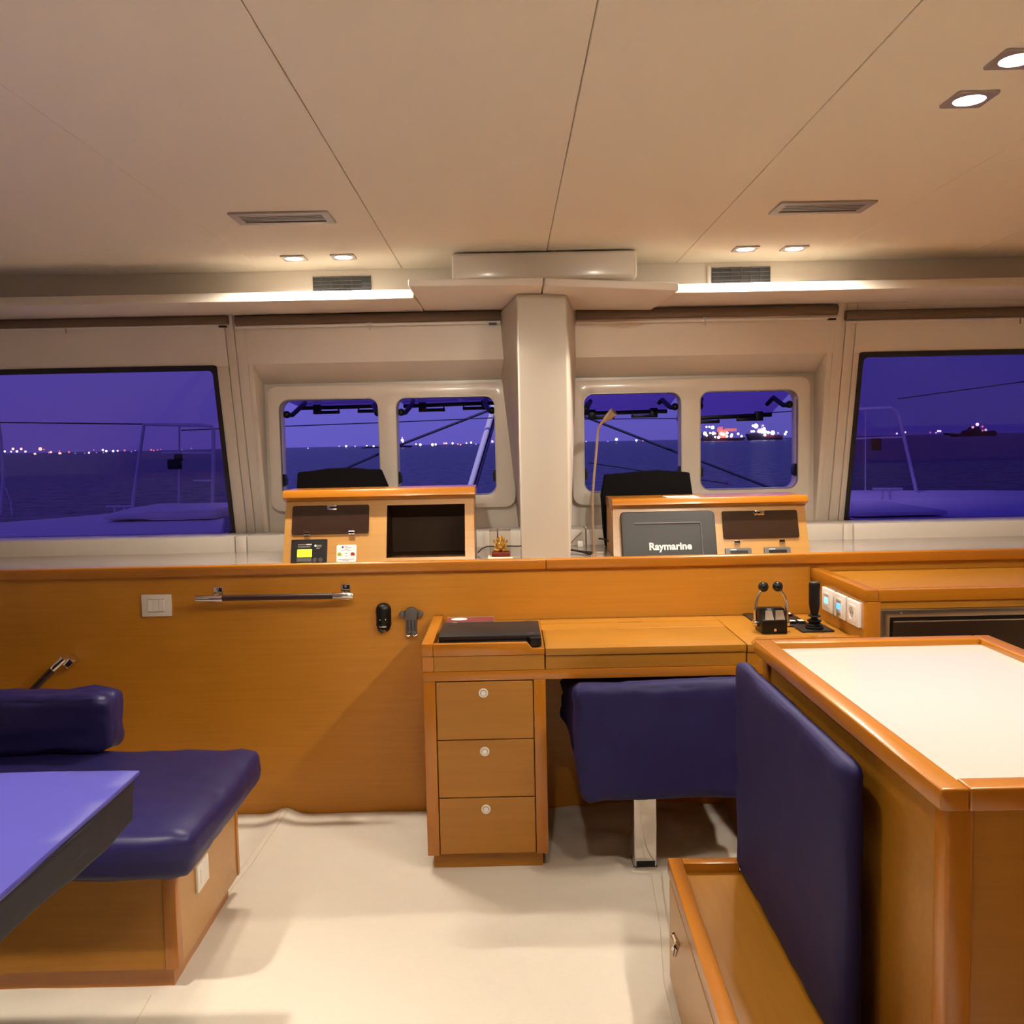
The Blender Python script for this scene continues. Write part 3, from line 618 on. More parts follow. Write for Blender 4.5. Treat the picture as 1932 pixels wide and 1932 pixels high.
o = thing('diagonal_handrail', (-1.73, 3.33, 0.55), 'slanting leather and chrome handrail above the blue back cushion', 'handrail')
a, c = Vector((-1.652, 3.285, 0.643)), Vector((-1.98, 3.285, 0.330)); dd = (c-a).normalized()
B().cyl(a+dd*0.055, c, 0.0125, n=20).obj('grip', LEATH, o)
B().cyl(a, a+dd*0.06, 0.0135, n=20).obj('sleeve', CHROME, o, bev=0.002)
B().box(-1.668, -1.634, 3.30, 3.358, 0.604, 0.638).xf(Matrix.Translation((-1.651, 3.33, 0.621)) @ Matrix.Rotation(-PI/4, 4, 'Y') @ Matrix.Translation((1.651, -3.33, -0.621))).obj('mount', CHROME, o, bev=0.004)

o = thing('wall_switch', (-1.328, 3.358, 0.82), 'white wall plate with three rocker switches, left of the handrail', 'switch')
B().box(-1.384, -1.272, 3.348, 3.358, 0.778, 0.861).obj('plate', WPLAST, o, bev=0.003)
for i in range(3): B().box(-1.360+i*0.021, -1.3405+i*0.021, 3.3445, 3.349, 0.797, 0.842).obj('rocker', WPLAST, o, bev=0.0012, seg=1)
sl = B().box(-1.361, -1.297, 3.3472, 3.3485, 0.8435, 0.8447); sl.box(-1.361, -1.297, 3.3472, 3.3485, 0.7945, 0.7957); sl.obj('slot_line', GREYM, o, smooth=False)

o = thing('remote_holder', (-0.478, 3.35, 0.76), 'glossy black oval holder on the oak wall', 'holder')
me = cushion(-0.506, -0.449, 3.322, 3.358, 0.708, 0.812, 0.026, 12); mobj('shell', me, BLACK, o)
B().box(-0.492, -0.464, 3.317, 3.326, 0.724, 0.730).obj('chrome_bar', CHROME, o, bev=0.002)
fo = B().tube([(-0.502, 3.34, 0.735), (-0.494, 3.335, 0.714), (-0.480, 3.333, 0.702)], 0.005, 8); fo.tube([(-0.453, 3.34, 0.735), (-0.459, 3.335, 0.716), (-0.468, 3.333, 0.708)], 0.005, 8); fo.obj('prong', BLACK, o)
for x in (-0.488, -0.467): B().sph((x, 3.322, 0.752), 0.003, n=8).obj('rivet', STEEL, o)

o = thing('phone_bracket', (-0.374, 3.35, 0.74), 'grey bracket with side wings on the oak wall beside the desk', 'bracket')
pts = [(-0.398, 0.762), (-0.398, 0.778), (-0.388, 0.790), (-0.374, 0.795), (-0.359, 0.790), (-0.348, 0.778), (-0.348, 0.762), (-0.352, 0.756), (-0.354, 0.69), (-0.362, 0.684), (-0.368, 0.684), (-0.370, 0.698), (-0.378, 0.698), (-0.380, 0.684), (-0.387, 0.684), (-0.394, 0.69), (-0.395, 0.756)]
B().prism(pts, 'y', 3.334, 3.358).obj('body', GREYP2, o, bev=0.003)
for s_ in (-1, 1): B().prism([(-0.373+s_*0.026, 0.755), (-0.373+s_*0.026, 0.783), (-0.373+s_*0.036, 0.781), (-0.373+s_*0.046, 0.772), (-0.373+s_*0.044, 0.762)], 'y', 3.33, 3.352).obj('wing', GREYP2, o, bev=0.003)
for x in (-0.3865, -0.3735, -0.3605): B().box(x-0.0022, x+0.0022, 3.331, 3.335, 0.706, 0.748).obj('rib', GREYP, o, bev=0.001, seg=1)
for s_ in (-1, 1): B().tube([(-0.373+s_*0.006, 3.333, 0.690), (-0.373+s_*0.012, 3.331, 0.686), (-0.373+s_*0.019, 3.333, 0.690)], 0.003, 8).obj('hook', STEEL, o)

# ------------------------------------------------------------------ chart desk
o = thing('chart_desk', (0.25, 3.1, 0), 'oak chart desk with three drawers and hinged lid', 'desk')
FY = 2.86
B().box(-0.270, 0.090, FY+0.025, 3.33, 0, 0.060).obj('plinth', OAKX, o, smooth=False)
B().box(-0.288, -0.249, FY, 3.355, 0.056, 0.637).obj('post', REDZ, o, bev=0.002)
B().box(0.069, 0.108, FY, 3.355, 0.056, 0.637).obj('post', REDZ, o, bev=0.002)
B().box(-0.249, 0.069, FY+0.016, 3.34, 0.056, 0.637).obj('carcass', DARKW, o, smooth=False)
for z0, z1 in ((0.4425, 0.633), (0.2495, 0.4395), (0.060, 0.2465)):
    d = B().box(-0.2465, 0.0665, FY+0.002, FY+0.018, z0, z1).obj('drawer', OAKX, o, bev=0.0015, seg=1)
    zc = z1-0.037
    kx = -0.094
    B().lathe((kx, FY+0.002, zc), [(0.0155, 0), (0.0155, 0.003), (0.0145, 0.0045), (0.0108, 0.0045), (0.0100, 0.002)], 24, (0, -1, 0)).obj('push_ring', WPLAST, d)
    B().cyl((kx, FY+0.002, zc), (kx, FY-0.0002, zc), 0.0112, n=24).obj('push_groove', GREYP2, d)
    B().lathe((kx, FY, zc), [(0.0082, 0), (0.0088, 0.003), (0.0078, 0.0042), (0.001, 0.0045)], 24, (0, -1, 0)).obj('push_button', WPLAST, d)
B().box(-0.288, 0.80, FY, 3.355, 0.637, 0.668).obj('rail', REDX, o, bev=0.002)
B().box(-0.288, -0.2525, FY, 3.355, 0.669, 0.718).obj('corner_block', REDZ, o, bev=0.001, seg=1)
B().box(-0.252, 0.1055, FY+0.001, FY+0.02, 0.669, 0.718).obj('apron', OAKX, o, bev=0.001, seg=1)
B().box(0.1095, 0.757, FY+0.004, FY+0.02, 0.669, 0.7135).obj('apron', OAKX, o, bev=0.001, seg=1)
B().box(0.761, 1.128, FY+0.004, FY+0.02, 0.637, 0.7135).obj('apron', OAKX, o, bev=0.001, seg=1)
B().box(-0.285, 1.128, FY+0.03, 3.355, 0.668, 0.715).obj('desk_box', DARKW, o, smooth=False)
# tray top
B().box(-0.252, 0.1065, FY+0.02, 3.355, 0.712, 0.737).obj('tray_floor', OAKX, o, smooth=False)
B().box(-0.290, -0.253, FY-0.002, 3.355, 0.719, 0.761).obj('tray_side', REDY, o, bev=0.003)
B().prism([(-0.2525, 0.719), (0.1065, 0.719), (0.1065, 0.739), (0.066, 0.739), (0.050, 0.759), (-0.2525, 0.759)], 'y', FY-0.002, FY+0.020).obj('tray_front', REDX, o, bev=0.002)
B().box(0.1095, 0.757, FY-0.002, 3.150, 0.7145, 0.738).obj('lid', OAKX, o, bev=0.002)
B().box(0.1075, 0.759, 3.153, 3.252, 0.712, 0.738).obj('top_strip', OAKX, o, bev=0.0012, seg=1)
B().plate([[(0.1075, 3.2545), (0.385, 3.2545), (0.392, 3.262), (0.478, 3.262), (0.485, 3.2545), (0.759, 3.2545), (0.759, 3.355), (0.1075, 3.355)]], lambda u, v: (u, v, 0.715), (0, 0, 0.023)).obj('rear_flap', OAKX, o, smooth=False)
B().box(0.38, 0.49, 3.2515, 3.264, 0.7145, 0.727).obj('finger_slot', DARKW, o, smooth=False)
B().box(0.761, 1.130, FY-0.002, 3.355, 0.712, 0.738).obj('instrument_top', OAKX, o, bev=0.002)
B().prism([(0.776, 0.738), (0.793, 0.756), (1.129, 0.756), (1.129, 0.738)], 'y', FY, FY+0.02).obj('front_fiddle', REDX, o, bev=0.002)
B().box(0.80, 0.822, FY+0.02, 3.355, 0, 0.637).obj('side_panel', OAKY, o, smooth=False)

# laptop and magazine on the tray
o = thing('laptop', (-0.07, 3.0, 0.74), 'closed black laptop lying across the desk tray', 'laptop')
B().box(-0.239, 0.098, 2.905, 3.135, 0.738, 0.7585).obj('base', BLACK, o, bev=0.004)
B().box(-0.238, 0.097, 2.902, 3.135, 0.7595, 0.775).obj('lid', pm('laptop_lid', (0.014, 0.011, 0.011), 0.5, spec=0.3), o, bev=0.004)
B().prism([(0.050, 2.906), (0.098, 2.906), (0.098, 2.882), (0.088, 2.876), (0.062, 2.876)], 'z', 0.7405, 0.770).obj('battery_bulge', BLACK, o, bev=0.004)
for x in (-0.198, 0.064): B().box(x-0.010, x+0.010, 3.125, 3.137, 0.7735, 0.7765).obj('hinge', STEEL, o, bev=0.001, seg=1)
B().box(0.052, 0.074, 2.925, 2.930, 0.7749, 0.7755).xf(Matrix.Translation((0.063, 2.928, 0)) @ Matrix.Rotation(0.25, 4, 'Z') @ Matrix.Translation((-0.063, -2.928, 0))).obj('badge', STEEL, o, smooth=False)
o = thing('magazine', (-0.15, 3.24, 0.738), 'red and purple covered magazine behind the laptop', 'magazine')
tm = Matrix.Translation((-0.15, 3.345, 0.752)) @ Matrix.Rotation(0.05, 4, 'X')
B().box(-0.088, 0.088, -0.205, 0.0, -0.010, -0.0012).xf(tm).obj('pages', TXTW, o, smooth=False)
B().box(-0.088, 0.088, -0.205, 0.0, -0.0012, 0.0).xf(tm).obj('cover', MAGP, o, smooth=False)
B().box(-0.088, 0.088, -0.008, 0.0, 0.0, 0.0005).xf(tm).obj('pale_edge', TXTW, o, smooth=False)
B().box(-0.088, 0.088, -0.062, -0.0085, 0.0, 0.0004).xf(tm).obj('red_band', MAGR, o, smooth=False)
B().prism([(-0.042+0.030*math.cos(2*PI*i/24), -0.032+0.018*math.sin(2*PI*i/24)) for i in range(24)], 'z', 0.0004, 0.0008).xf(tm).obj('white_oval', TXTW, o, smooth=False)
st = B()
for i in range(7): st.box(0.022+i*0.009, 0.028+i*0.009, -0.009, -0.004, 0, 0.0005)
st.xf(tm).obj('title_print', TXTW, o, smooth=False)

# throttle, switch plates, joystick
o = thing('engine_throttle', (0.89, 3.04, 0.738), 'black twin engine throttle with chrome levers and ball knobs', 'throttle')
B().prism([(3.0, 0.738), (3.09, 0.738), (3.09, 0.800), (3.075, 0.820), (3.035, 0.820), (3.0, 0.785)], 'x', 0.848, 0.934).obj('housing', BLACK, o, bev=0.004)
def slope_pt(x, t_, off):  # t 0..1 along the sloping face of the housing
    p0, p1 = Vector((0, 3.0, 0.785)), Vector((0, 3.035, 0.820)); n_ = Vector((0, -0.7071, 0.7071))
    q = p0 + (p1-p0)*t_ + n_*off; return (x, q.y, q.z)
for x0, x1 in ((0.858, 0.888), (0.893, 0.926)):
    B().hexa([slope_pt(x0, .02, -.001), slope_pt(x1, .02, -.001), slope_pt(x1, .8, -.001), slope_pt(x0+.008, .8, -.001), slope_pt(x0, .02, .0016), slope_pt(x1, .02, .0016), slope_pt(x1, .8, .0016), slope_pt(x0+.008, .8, .0016)]).obj('scale_plate', STEEL, o, smooth=False)
for s_, kx in ((-1, 0.866), (1, 0.915)):
    c = 0.891
    B().cyl((c+s_*0.043, 3.045, 0.768), (c+s_*0.062, 3.045, 0.768), 0.013, n=16).obj('hub', CHROME, o, bev=0.002)
    B().tube([(c+s_*0.053, 3.045, 0.768), (c+s_*0.054, 3.045, 0.805), (c+s_*0.053, 3.045, 0.832), (c+s_*0.046, 3.046, 0.858), (c+s_*0.034, 3.048, 0.880), (kx, 3.05, 0.890)], [0.006, 0.006, 0.0055, 0.005, 0.0045, 0.004], 12).obj('lever', CHROME, o)
    B().sph((kx, 3.05, 0.892), 0.0178, n=24).obj('ball_knob', pm('black_ball', (0.006, 0.006, 0.006), 0.08), o)
B().cyl((0.892, 2.9985, 0.752), (0.892, 3.002, 0.752), 0.005, n=12).obj('bolt', CHROME, o)
def swplate(x0, x1, y0, y1, btns, label):
    o = thing('switch_plate', ((x0+x1)/2, (y0+y1)/2, 0.738), label, 'switch')
    B().box(x0, x1, y0, y1, 0.738, 0.744).obj('plate', PANEL, o, bev=0.002)
    for bx, by in btns:
        b2 = B().box(bx-0.013, bx+0.013, by-0.018, by+0.018, 0.744, 0.752).obj('button', BLACK, o, bev=0.002)
        B().box(bx-0.010, bx+0.010, by-0.012, by+0.012, 0.7521, 0.7528).obj('button_face', TXTW, b2, smooth=False)
swplate(0.872, 0.955, 3.20, 3.345, [], 'flat dark plate on the desk top behind the throttle, left side')
swplate(0.965, 1.052, 3.222, 3.345, [(1.022, 3.285)], 'dark switch plate with one button behind the throttle')
swplate(0.955, 1.052, 3.105, 3.212, [(0.996, 3.152), (1.027, 3.152)], 'dark switch plate with two silver buttons beside the throttle')
o = thing('joystick', (1.043, 3.05, 0.738), 'black joystick with ribbed boot right of the throttle', 'joystick')
B().box(0.986, 1.098, 3.012, 3.105, 0.738, 0.744).obj('base_plate', PANEL, o, bev=0.002)
B().lathe((1.043, 3.055, 0.744), [(0.030, 0), (0.031, 0.006), (0.027, 0.010), (0.029, 0.014), (0.022, 0.017), (0.016, 0.020), (0.024, 0.025), (0.024, 0.029), (0.012, 0.033), (0.010, 0.037), (0.022, 0.042), (0.021, 0.045), (0.011, 0.050)], 24).obj('boot', BLACK, o)
B().lathe((1.043, 3.055, 0.790), [(0.0115, 0), (0.014, 0.010), (0.0185, 0.038), (0.0190, 0.10), (0.0185, 0.110)], 24).obj('grip', pm('black_rubber', (0.005, 0.0046, 0.0046), 0.5, spec=0.3), o)
B().lathe((1.043, 3.055, 0.900), [(0.0165, 0), (0.0165, 0.003), (0.013, 0.0055)], 24).obj('top_cap', GREYP, o)

# ------------------------------------------------------------------ oven counter with sockets
o = thing('oven_counter', (2.0, 3.1, 0), 'oak galley counter with built-in oven, beyond the white island', 'counter')
CX, CY = 1.131, 2.825
B().box(CX, 3.0, CY+0.030, 3.352, 0.02, 0.875).obj('carcass', OAKX, o, smooth=False)
B().box(CX+0.0445, 3.0, CY+0.003, CY+0.029, 0.8495, 0.8738).obj('front_strip', OAKX, o, smooth=False)
B().box(CX-0.002, CX+0.044, CY-0.003, CY+0.04, 0.02, 0.874).obj('post', REDZ, o, bev=0.003)
B().box(CX+0.036, 3.0, CY+0.034, 3.353, 0.875, 0.897).obj('worktop', OAKX, o, smooth=False)
B().box(CX-0.004, CX+0.036, CY-0.004, 3.353, 0.874, 0.912).obj('left_fiddle', REDY, o, bev=0.003)
B().box(CX+0.0365, 3.0, CY-0.004, CY+0.034, 0.874, 0.912).obj('front_fiddle', REDX, o, bev=0.003)
ov = thing('built_in_oven', (1.9, CY, 0.4), 'dark glass oven in a steel surround under the galley counter', 'oven')
B().plate([[(1.172, 0.28), (2.6, 0.28), (2.6, 0.848), (1.172, 0.848)], [(1.205, 0.31), (2.56, 0.31), (2.56, 0.822), (1.205, 0.822)]], lambda u, v: (u, CY-0.002, v), (0, 0.016, 0)).obj('surround', STEEL, ov, bev=0.002)
B().box(1.203, 2.562, CY+0.004, CY+0.011, 0.31, 0.824).obj('recess', BLACK, ov, smooth=False)
dr = B().box(1.212, 2.55, CY-0.012, CY+0.004, 0.32, 0.808).obj('door', OVEN, ov, bev=0.003)
B().box(1.212, 2.55, CY-0.014, CY+0.0035, 0.8082, 0.8125).obj('door_edge', STEEL, dr, bev=0.001, seg=1)
for x, z in ((1.188, 0.76), (1.24, 0.836), (1.188, 0.68)): B().cyl((x, CY-0.004, z), (x, CY-0.001, z), 0.0035, n=10).obj('screw', CHROME, ov)
def socket(yc, kind, label, hz):
    o = thing('wall_socket', (CX, yc, 0.82), label, 'socket')
    y0, y1 = yc-0.052, yc+0.050
    B().box(CX-0.012, CX, y0, y1, 0.782, 0.864).obj('plate', WPLAST, o, bev=0.003)
    if kind == 'round':
        B().plate([rr(yc-0.026, yc+0.026, 0.797, 0.849, 0.002, 2), [(yc+0.020*math.cos(2*PI*i/24), 0.823+0.020*math.sin(2*PI*i/24)) for i in range(24)]], lambda u, v: (CX-0.0125, u, v), (-0.003, 0, 0)).obj('insert', WPLAST, o)
        B().cyl((CX-0.0122, yc, 0.823), (CX-0.0132, yc, 0.823), 0.020, n=24).obj('well', pm('socket_well', (0.55, 0.48, 0.42), 0.4), o)
        for dy in (-0.009, 0.009): B().cyl((CX-0.0130, yc+dy, 0.823), (CX-0.0136, yc+dy, 0.823), 0.0028, n=10).obj('pin_hole', BLACK, o)
    else:
        B().box(CX-0.0145, CX-0.0118, yc-0.026, yc+0.026, 0.797, 0.849).obj('insert', WPLAST, o, bev=0.001, seg=1)
        B().box(CX-0.0155, CX-0.0140, yc-0.017, yc+0.017, 0.812, 0.833).obj('blue_screen', LCDC if kind == 'cyan' else LCDB, o, smooth=False)
        sl = B().box(CX-0.0155, CX-0.0140, yc-0.022, yc+0.022, 0.840, 0.8425); sl.box(CX-0.0155, CX-0.0140, yc-0.022, yc+0.022, 0.802, 0.8035); sl.obj('slot_line', GREYM, o, smooth=False)
socket(3.150, 'cyan', 'white wall plate with cyan lit screen, nearest the front wall', 0)
socket(3.031, 'blue', 'white wall plate with blue lit screen, middle of three', 0)
socket(2.915, 'round', 'white round-pin wall socket at the counter corner', 0)

# ------------------------------------------------------------------ white topped island
o = thing('galley_island', (0.9, 1.72, 0), 'oak galley island with glossy white top and raised wooden rim', 'counter')
IX0, IX1, IY0, IY1 = 0.603, 1.188, 1.236, 2.208
B().box(IX0+0.026, IX1-0.02, IY0+0.024, IY1-0.02, 0.0, 0.868).obj('carcass', OAKX, o, smooth=False)
for x, y in ((IX0+0.016, IY0+0.014), (IX0+0.016, IY1-0.056), (IX1-0.058, IY0+0.014), (IX1-0.058, IY1-0.056)):
    B().box(x, x+0.040, y, y+0.042, 0.0, 0.866).obj('corner_post', REDZ, o, bev=0.006, seg=3)
B().box(IX0+0.04, IX1-0.04, IY0+0.04, IY1-0.04, 0.868, 0.885).obj('white_top', TOPW, o, smooth=False)
B().box(IX0, IX0+0.041, IY0, IY1, 0.866, 0.9).obj('left_rim', REDY, o, bev=0.004, seg=3)
B().box(IX1-0.041, IX1, IY0, IY1, 0.866, 0.9).obj('right_rim', REDY, o, bev=0.004, seg=3)
B().box(IX0+0.0415, IX1-0.0415, IY1-0.041, IY1, 0.866, 0.9).obj('far_rim', REDX, o, bev=0.003, seg=3)
B().box(IX0+0.0415, IX1-0.0415, IY0, IY0+0.041, 0.866, 0.9).obj('near_rim', REDX, o, bev=0.003, seg=3)

# ------------------------------------------------------------------ bench box and blue backrest beside the island
bench = o = thing('bench', (0.49, 1.7, 0), 'low oak bench box with a tall blue covered backrest against the white island', 'bench')
RZ = Matrix.Translation((0.389, 2.236, 0)) @ Matrix.Rotation(-0.032, 4, 'Z') @ Matrix.Translation((-0.389, -2.236, 0))
def bb(*a): return B().box(*a).xf(RZ)
bb(0.395, 0.590, 0.70, 2.230, 0, 0.300).obj('carcass', OAKY, o, smooth=False)
bb(0.389, 0.424, 0.70, 2.236, 0.292, 0.331).obj('left_rim', REDY, o, bev=0.003)
bb(0.4245, 0.566, 2.203, 2.236, 0.292, 0.331).obj('far_rim', REDX, o, bev=0.003)
bb(0.4245, 0.590, 0.70, 2.2025, 0.300, 0.307).obj('seat_board', OAKY, o, smooth=False)
dr = bb(0.389, 0.3955, 1.10, 2.205, 0.03, 0.289).obj('door', PALEX, o, bev=0.0012, seg=1)
st = B()
for i in range(5):
    a = 2*PI*i/5+0.3; st.tube([(0.378, 2.0, 0.236), (0.368, 2.0+0.026*math.cos(a), 0.236+0.026*math.sin(a))], [0.007, 0.0036], 8)
st.cyl((0.39, 2.0, 0.236), (0.374, 2.0, 0.236), 0.0055, n=12); st.xf(RZ).obj('star_latch', CHROME, dr)

def warp_back(p): # the board leans a little and its lower edge is tucked in
    return p
me = cushion(0.560, 0.600, 1.487, 2.238, 0.309, 0.842, 0.019, 24, 0.0, 0.0022, 9.0, 3)
o = mobj('backrest', me, BLUE, bench, angle=80); tag(o, 'tall blue covered backrest board')

# ------------------------------------------------------------------ swivel seat under the desk
o = thing('helm_seat', (0.45, 2.86, 0), 'blue covered seat on a chrome post, tucked under the desk', 'seat')
def wseat(p):
    # front of the cover is bigger than its back; everything tapers towards the desk
    t_ = min(max((p.y-2.74)/0.36, 0), 1)
    cx, cz = 0.46, 0.545
    sx_ = 1.0 + 0.16*t_; sz_ = 1.0 - 0.62*t_
    return Vector((cx+(p.x-cx)*sx_, p.y, cz+(p.z-cz)*sz_))
me = cushion(0.205, 0.735, 2.74, 3.10, 0.305, 0.640, 0.045, 22, 0.0, 0.010, 7.0, 5, wseat); mobj('seat_cover', me, BLUE, o, angle=80)
def wback(p):
    ang = 0.035*(p.x-0.2)/0.5
    zz = p.z + (p.x-0.2)*0.030
    lowtrim = max(0, (0.40-p.z))*max(0, 0.33-p.x)*1.0
    return Vector((p.x + max(0, 0.42-p.z)*0.18*max(0, 1-(p.x-0.19)/0.25), p.y - 0.02*(p.x-0.2), zz))
me = cushion(0.190, 0.745, 2.690, 2.775, 0.288, 0.650, 0.032, 26, 0.004, 0.010, 8.0, 9, wback); mobj('seat_back', me, BLUE, o, angle=80)
B().plate([rr(0.386, 0.462, 2.846, 2.935, 0.008, 4), rr(0.391, 0.457, 2.851, 2.93, 0.005, 4)], lambda u, v: (u, v, 0.012), (0, 0, 0.45)).obj('post', CHROME, o)
B().plate([rr(0.384, 0.464, 2.842, 2.94, 0.01, 4), rr(0.394, 0.454, 2.853, 2.93, 0.005, 4)], lambda u, v: (u, v, 0.002), (0, 0, 0.008)).obj('foot_ring', CHROME, o, bev=0.002)
B().box(0.394, 0.454, 2.8455, 2.850, 0.012, 0.030).obj('foot_opening', BLACK, o, smooth=False)

# ------------------------------------------------------------------ left seating
o = thing('sofa_base', (-1.4, 2.5, 0), 'oak sofa base box with reddish corner post at left', 'sofa base')
B().box(-2.6, -0.900, 2.262, 2.72, 0.0, 0.065).obj('plinth', REDX, o, smooth=False)
B().box(-2.6, -0.912, 2.240, 2.255, 0.060, 0.318).obj('front_panel', OAKX, o, smooth=False)
B().box(-0.911, -0.876, 2.236, 2.272, 0.060, 0.318).obj('corner_post', REDZ, o, bev=0.003)
B().box(-0.892, -0.878, 2.272, 2.745, 0.060, 0.318).obj('side_panel', PALEX, o, smooth=False)
B().box(-0.892, -0.874, 2.745, 2.765, 0.060, 0.318).obj('rear_post', REDZ, o, bev=0.002)
B().box(-2.6, -0.893, 2.256, 2.765, 0.30, 0.3295).obj('seat_board', OAKX, o, smooth=False)
o = thing('side_switch', (-0.877, 2.44, 0.2), 'white switch plate on the end of the sofa base', 'switch')
B().box(-0.878, -0.870, 2.385, 2.475, 0.187, 0.262).obj('plate', WPLAST, o, bev=0.002)
B().box(-0.871, -0.868, 2.405, 2.455, 0.205, 0.245).obj('rocker', WPLAST, o, bev=0.001, seg=1)
def wsc(p):  # cushion pulls in at the lower edge
    t_ = max(0, (0.40-p.z)/0.07); k_ = max(0, (p.x+1.15)/0.35)
    return Vector((p.x-0.014*t_*max(0, min(1, k_)), p.y + 0.012*t_*max(0, min(1, (2.4-p.y)/0.2)), p.z))
me = cushion(-2.5, -0.792, 2.125, 2.775, 0.338, 0.470, 0.038, 30, 0.006, 0.008, 5.0, 2, wsc)
o = mobj('seat_cushion', me, BLUEV, None, angle=80); tag(o, 'thick dark blue seat cushion on the oak sofa base', 'cushion')
me = cushion(-2.5, -1.240, 2.690, 2.835, 0.471, 0.655, 0.034, 30, 0.006, 0.014, 7.0, 4)
o = mobj('back_cushion', me, BLUEV, None, angle=80); tag(o, 'dark blue bolster back cushion standing behind the seat cushion', 'cushion')
o = thing('saloon_table', (-1.4, 1.35, 0), 'table under a fitted bright blue cover, in the left foreground', 'table')
def wtab(p):
    t_ = max(0, (0.715-p.z)/0.08); f_ = max(0, min(1, (p.x+1.0)/0.2))
    return Vector((p.x - 0.010*t_*f_ + 0.006*f_*math.sin(p.y*9), p.y, p.z - (0.010*math.sin(p.y*7+1)*t_ if p.z < 0.66 else 0)))
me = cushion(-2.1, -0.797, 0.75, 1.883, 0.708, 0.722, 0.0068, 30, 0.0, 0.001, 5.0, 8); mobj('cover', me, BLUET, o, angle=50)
me = cushion(-2.096, -0.799, 0.757, 1.881, 0.618, 0.711, 0.010, 30, 0.0, 0.004, 5.0, 8, wtab); mobj('skirt', me, pm('shaded_skirt', (0.012, 0.010, 0.017), 0.6, spec=0.3, bump=0.2, bscale=20), o, angle=50)  # hanging side of the cover, its shade put into a darker colour
B().lathe((-1.5, 1.3, 0), [(0.20, 0), (0.20, 0.012), (0.05, 0.03), (0.045, 0.63)], 28).obj('pedestal', STEEL, o)

# ------------------------------------------------------------------ cream floor cloth
def cloth_h(x, y):
    h = 0.0035 + 0.0028*noise.fractal(Vector((x*2.2, y*6.0, 0)), 0.8, 2.0, 3)
    h += 0.0016*noise.noise(Vector((x*9, y*22, 3)))
    h += 0.026*math.exp(-((x+0.875)/0.045)**2)*max(0, min(1, (y-2.95)/0.40))
    k_ = max(0, min(1, (x-0.12)/0.15))*max(0, min(1, (y-2.72)/0.15))*max(0, min(1, (0.8-x)/0.1))
    h += k_*max(0, 0.030*noise.fractal(Vector((x*5.0+2, y*7.5, 9)), 0.9, 2.0, 3)+0.012)
    if y < 2.10 and x < -0.3: h += 0.004*max(0, noise.noise(Vector((x*5, y*9, 5))))
    d_ = math.hypot(x-0.424, (y-2.89)); h *= max(0, min(1, (d_-0.055)/0.05)) if d_ < 0.12 else 1
    return max(0.0015, h)
bm = bmesh.new(); NX, NYc = 210, 250; X0, X1, Y0, Y1 = -2.9, 1.12, -2.2, 3.354
gv = [[bm.verts.new((X0+(X1-X0)*i/NX, Y0+(Y1-Y0)*j/NYc, cloth_h(X0+(X1-X0)*i/NX, Y0+(Y1-Y0)*j/NYc))) for j in range(NYc+1)] for i in range(NX+1)]
for i in range(NX):
    for j in range(NYc): bm.faces.new([gv[i][j], gv[i+1][j], gv[i+1][j+1], gv[i][j+1]])
me = bpy.data.meshes.new('floor_cloth'); bm.to_mesh(me); bm.free()
cl = thing('floor_cloth', (-0.2, 2.2, 0), 'cream cotton sheet covering the whole floor, lightly creased', 'cloth')
mobj('sheet', me, CLOTH, cl, angle=180)
def hem(pts, r=0.0016, mat=CLOTHH):
    P = []
    for a, c in zip(pts[:-1], pts[1:]):
        for i in range(12):
            x = a[0]+(c[0]-a[0])*i/12; y = a[1]+(c[1]-a[1])*i/12; P.append((x, y, cloth_h(x, y)+0.0006))
    P.append((*pts[-1], cloth_h(*pts[-1])+0.0006))
    B().tube(P, r, 6).obj('hem', mat, cl)
hem([(-0.885, 3.33), (-0.93, 2.72)]); hem([(-0.862, 3.33), (-0.908, 2.72)])
hem([(-0.945, 2.22), (-0.925, 1.85), (-0.90, 1.5)], 0.0014)
hem([(0.375, 2.82), (0.47, 2.815), (0.458, 2.72), (0.432, 2.45), (0.398, 2.25)], 0.0030); hem([(0.435, 2.80), (0.412, 2.5), (0.375, 2.22), (0.362, 1.7)], 0.0013)
for x, y in ((-0.62, 2.35), (-0.27, 2.0), (-0.08, 2.35)):
    pass

# ------------------------------------------------------------------ outside: deck, rails, rigging
o = B().prism([(-1.42, 4.35), (-2.26, 7.15), (-2.70, 8.45), (-3.35, 8.15), (-3.65, 7.55), (-4.0, 7.1), (-6.5, 6.4), (-6.5, 4.35)], 'z', 0.76, 0.86).obj('foredeck', DECK, bev=0.02, seg=2); tag(o, 'white foredeck seen through the large left window', 'deck')
o = B().prism([(1.72, 4.35), (2.55, 7.0), (3.2, 8.6), (4.3, 8.2), (5.2, 7.6), (6.5, 7.0), (6.5, 4.35)], 'z', 0.79, 0.885).obj('foredeck', DECK, bev=0.02, seg=2); tag(o, 'white foredeck seen through the large right window', 'deck')
me = cushion(-3.10, -2.25, 6.85, 7.9, 0.866, 0.935, 0.033, 14, 0.0, 0.012, 2.0, 6); o = mobj('deck_bag', me, DECK, None, angle=80); tag(o, 'pale bundled sail cover lying on the left foredeck', 'cover')
me = cushion(2.15, 2.75, 5.6, 6.6, 0.89, 0.93, 0.019, 10, 0.0, 0.004, 2.5, 7); o = mobj('deck_hatch', me, DECK, None, angle=80); tag(o, 'pale raised hatch cover on the right foredeck', 'hatch')
o = thing('pulpit_rail', (-3.0, 8.0, 0.86), 'steel bow rail on the left foredeck with a dark box hung on it', 'rail')
B().tube([(-3.35, 8, 0.86), (-3.20, 8, 1.63), (-2.66, 8, 1.612), (-2.61, 8, 1.60), (-2.59, 8, 1.55), (-2.63, 8, 0.86)], 0.017, 8).obj('frame_tube', RAIL, o)
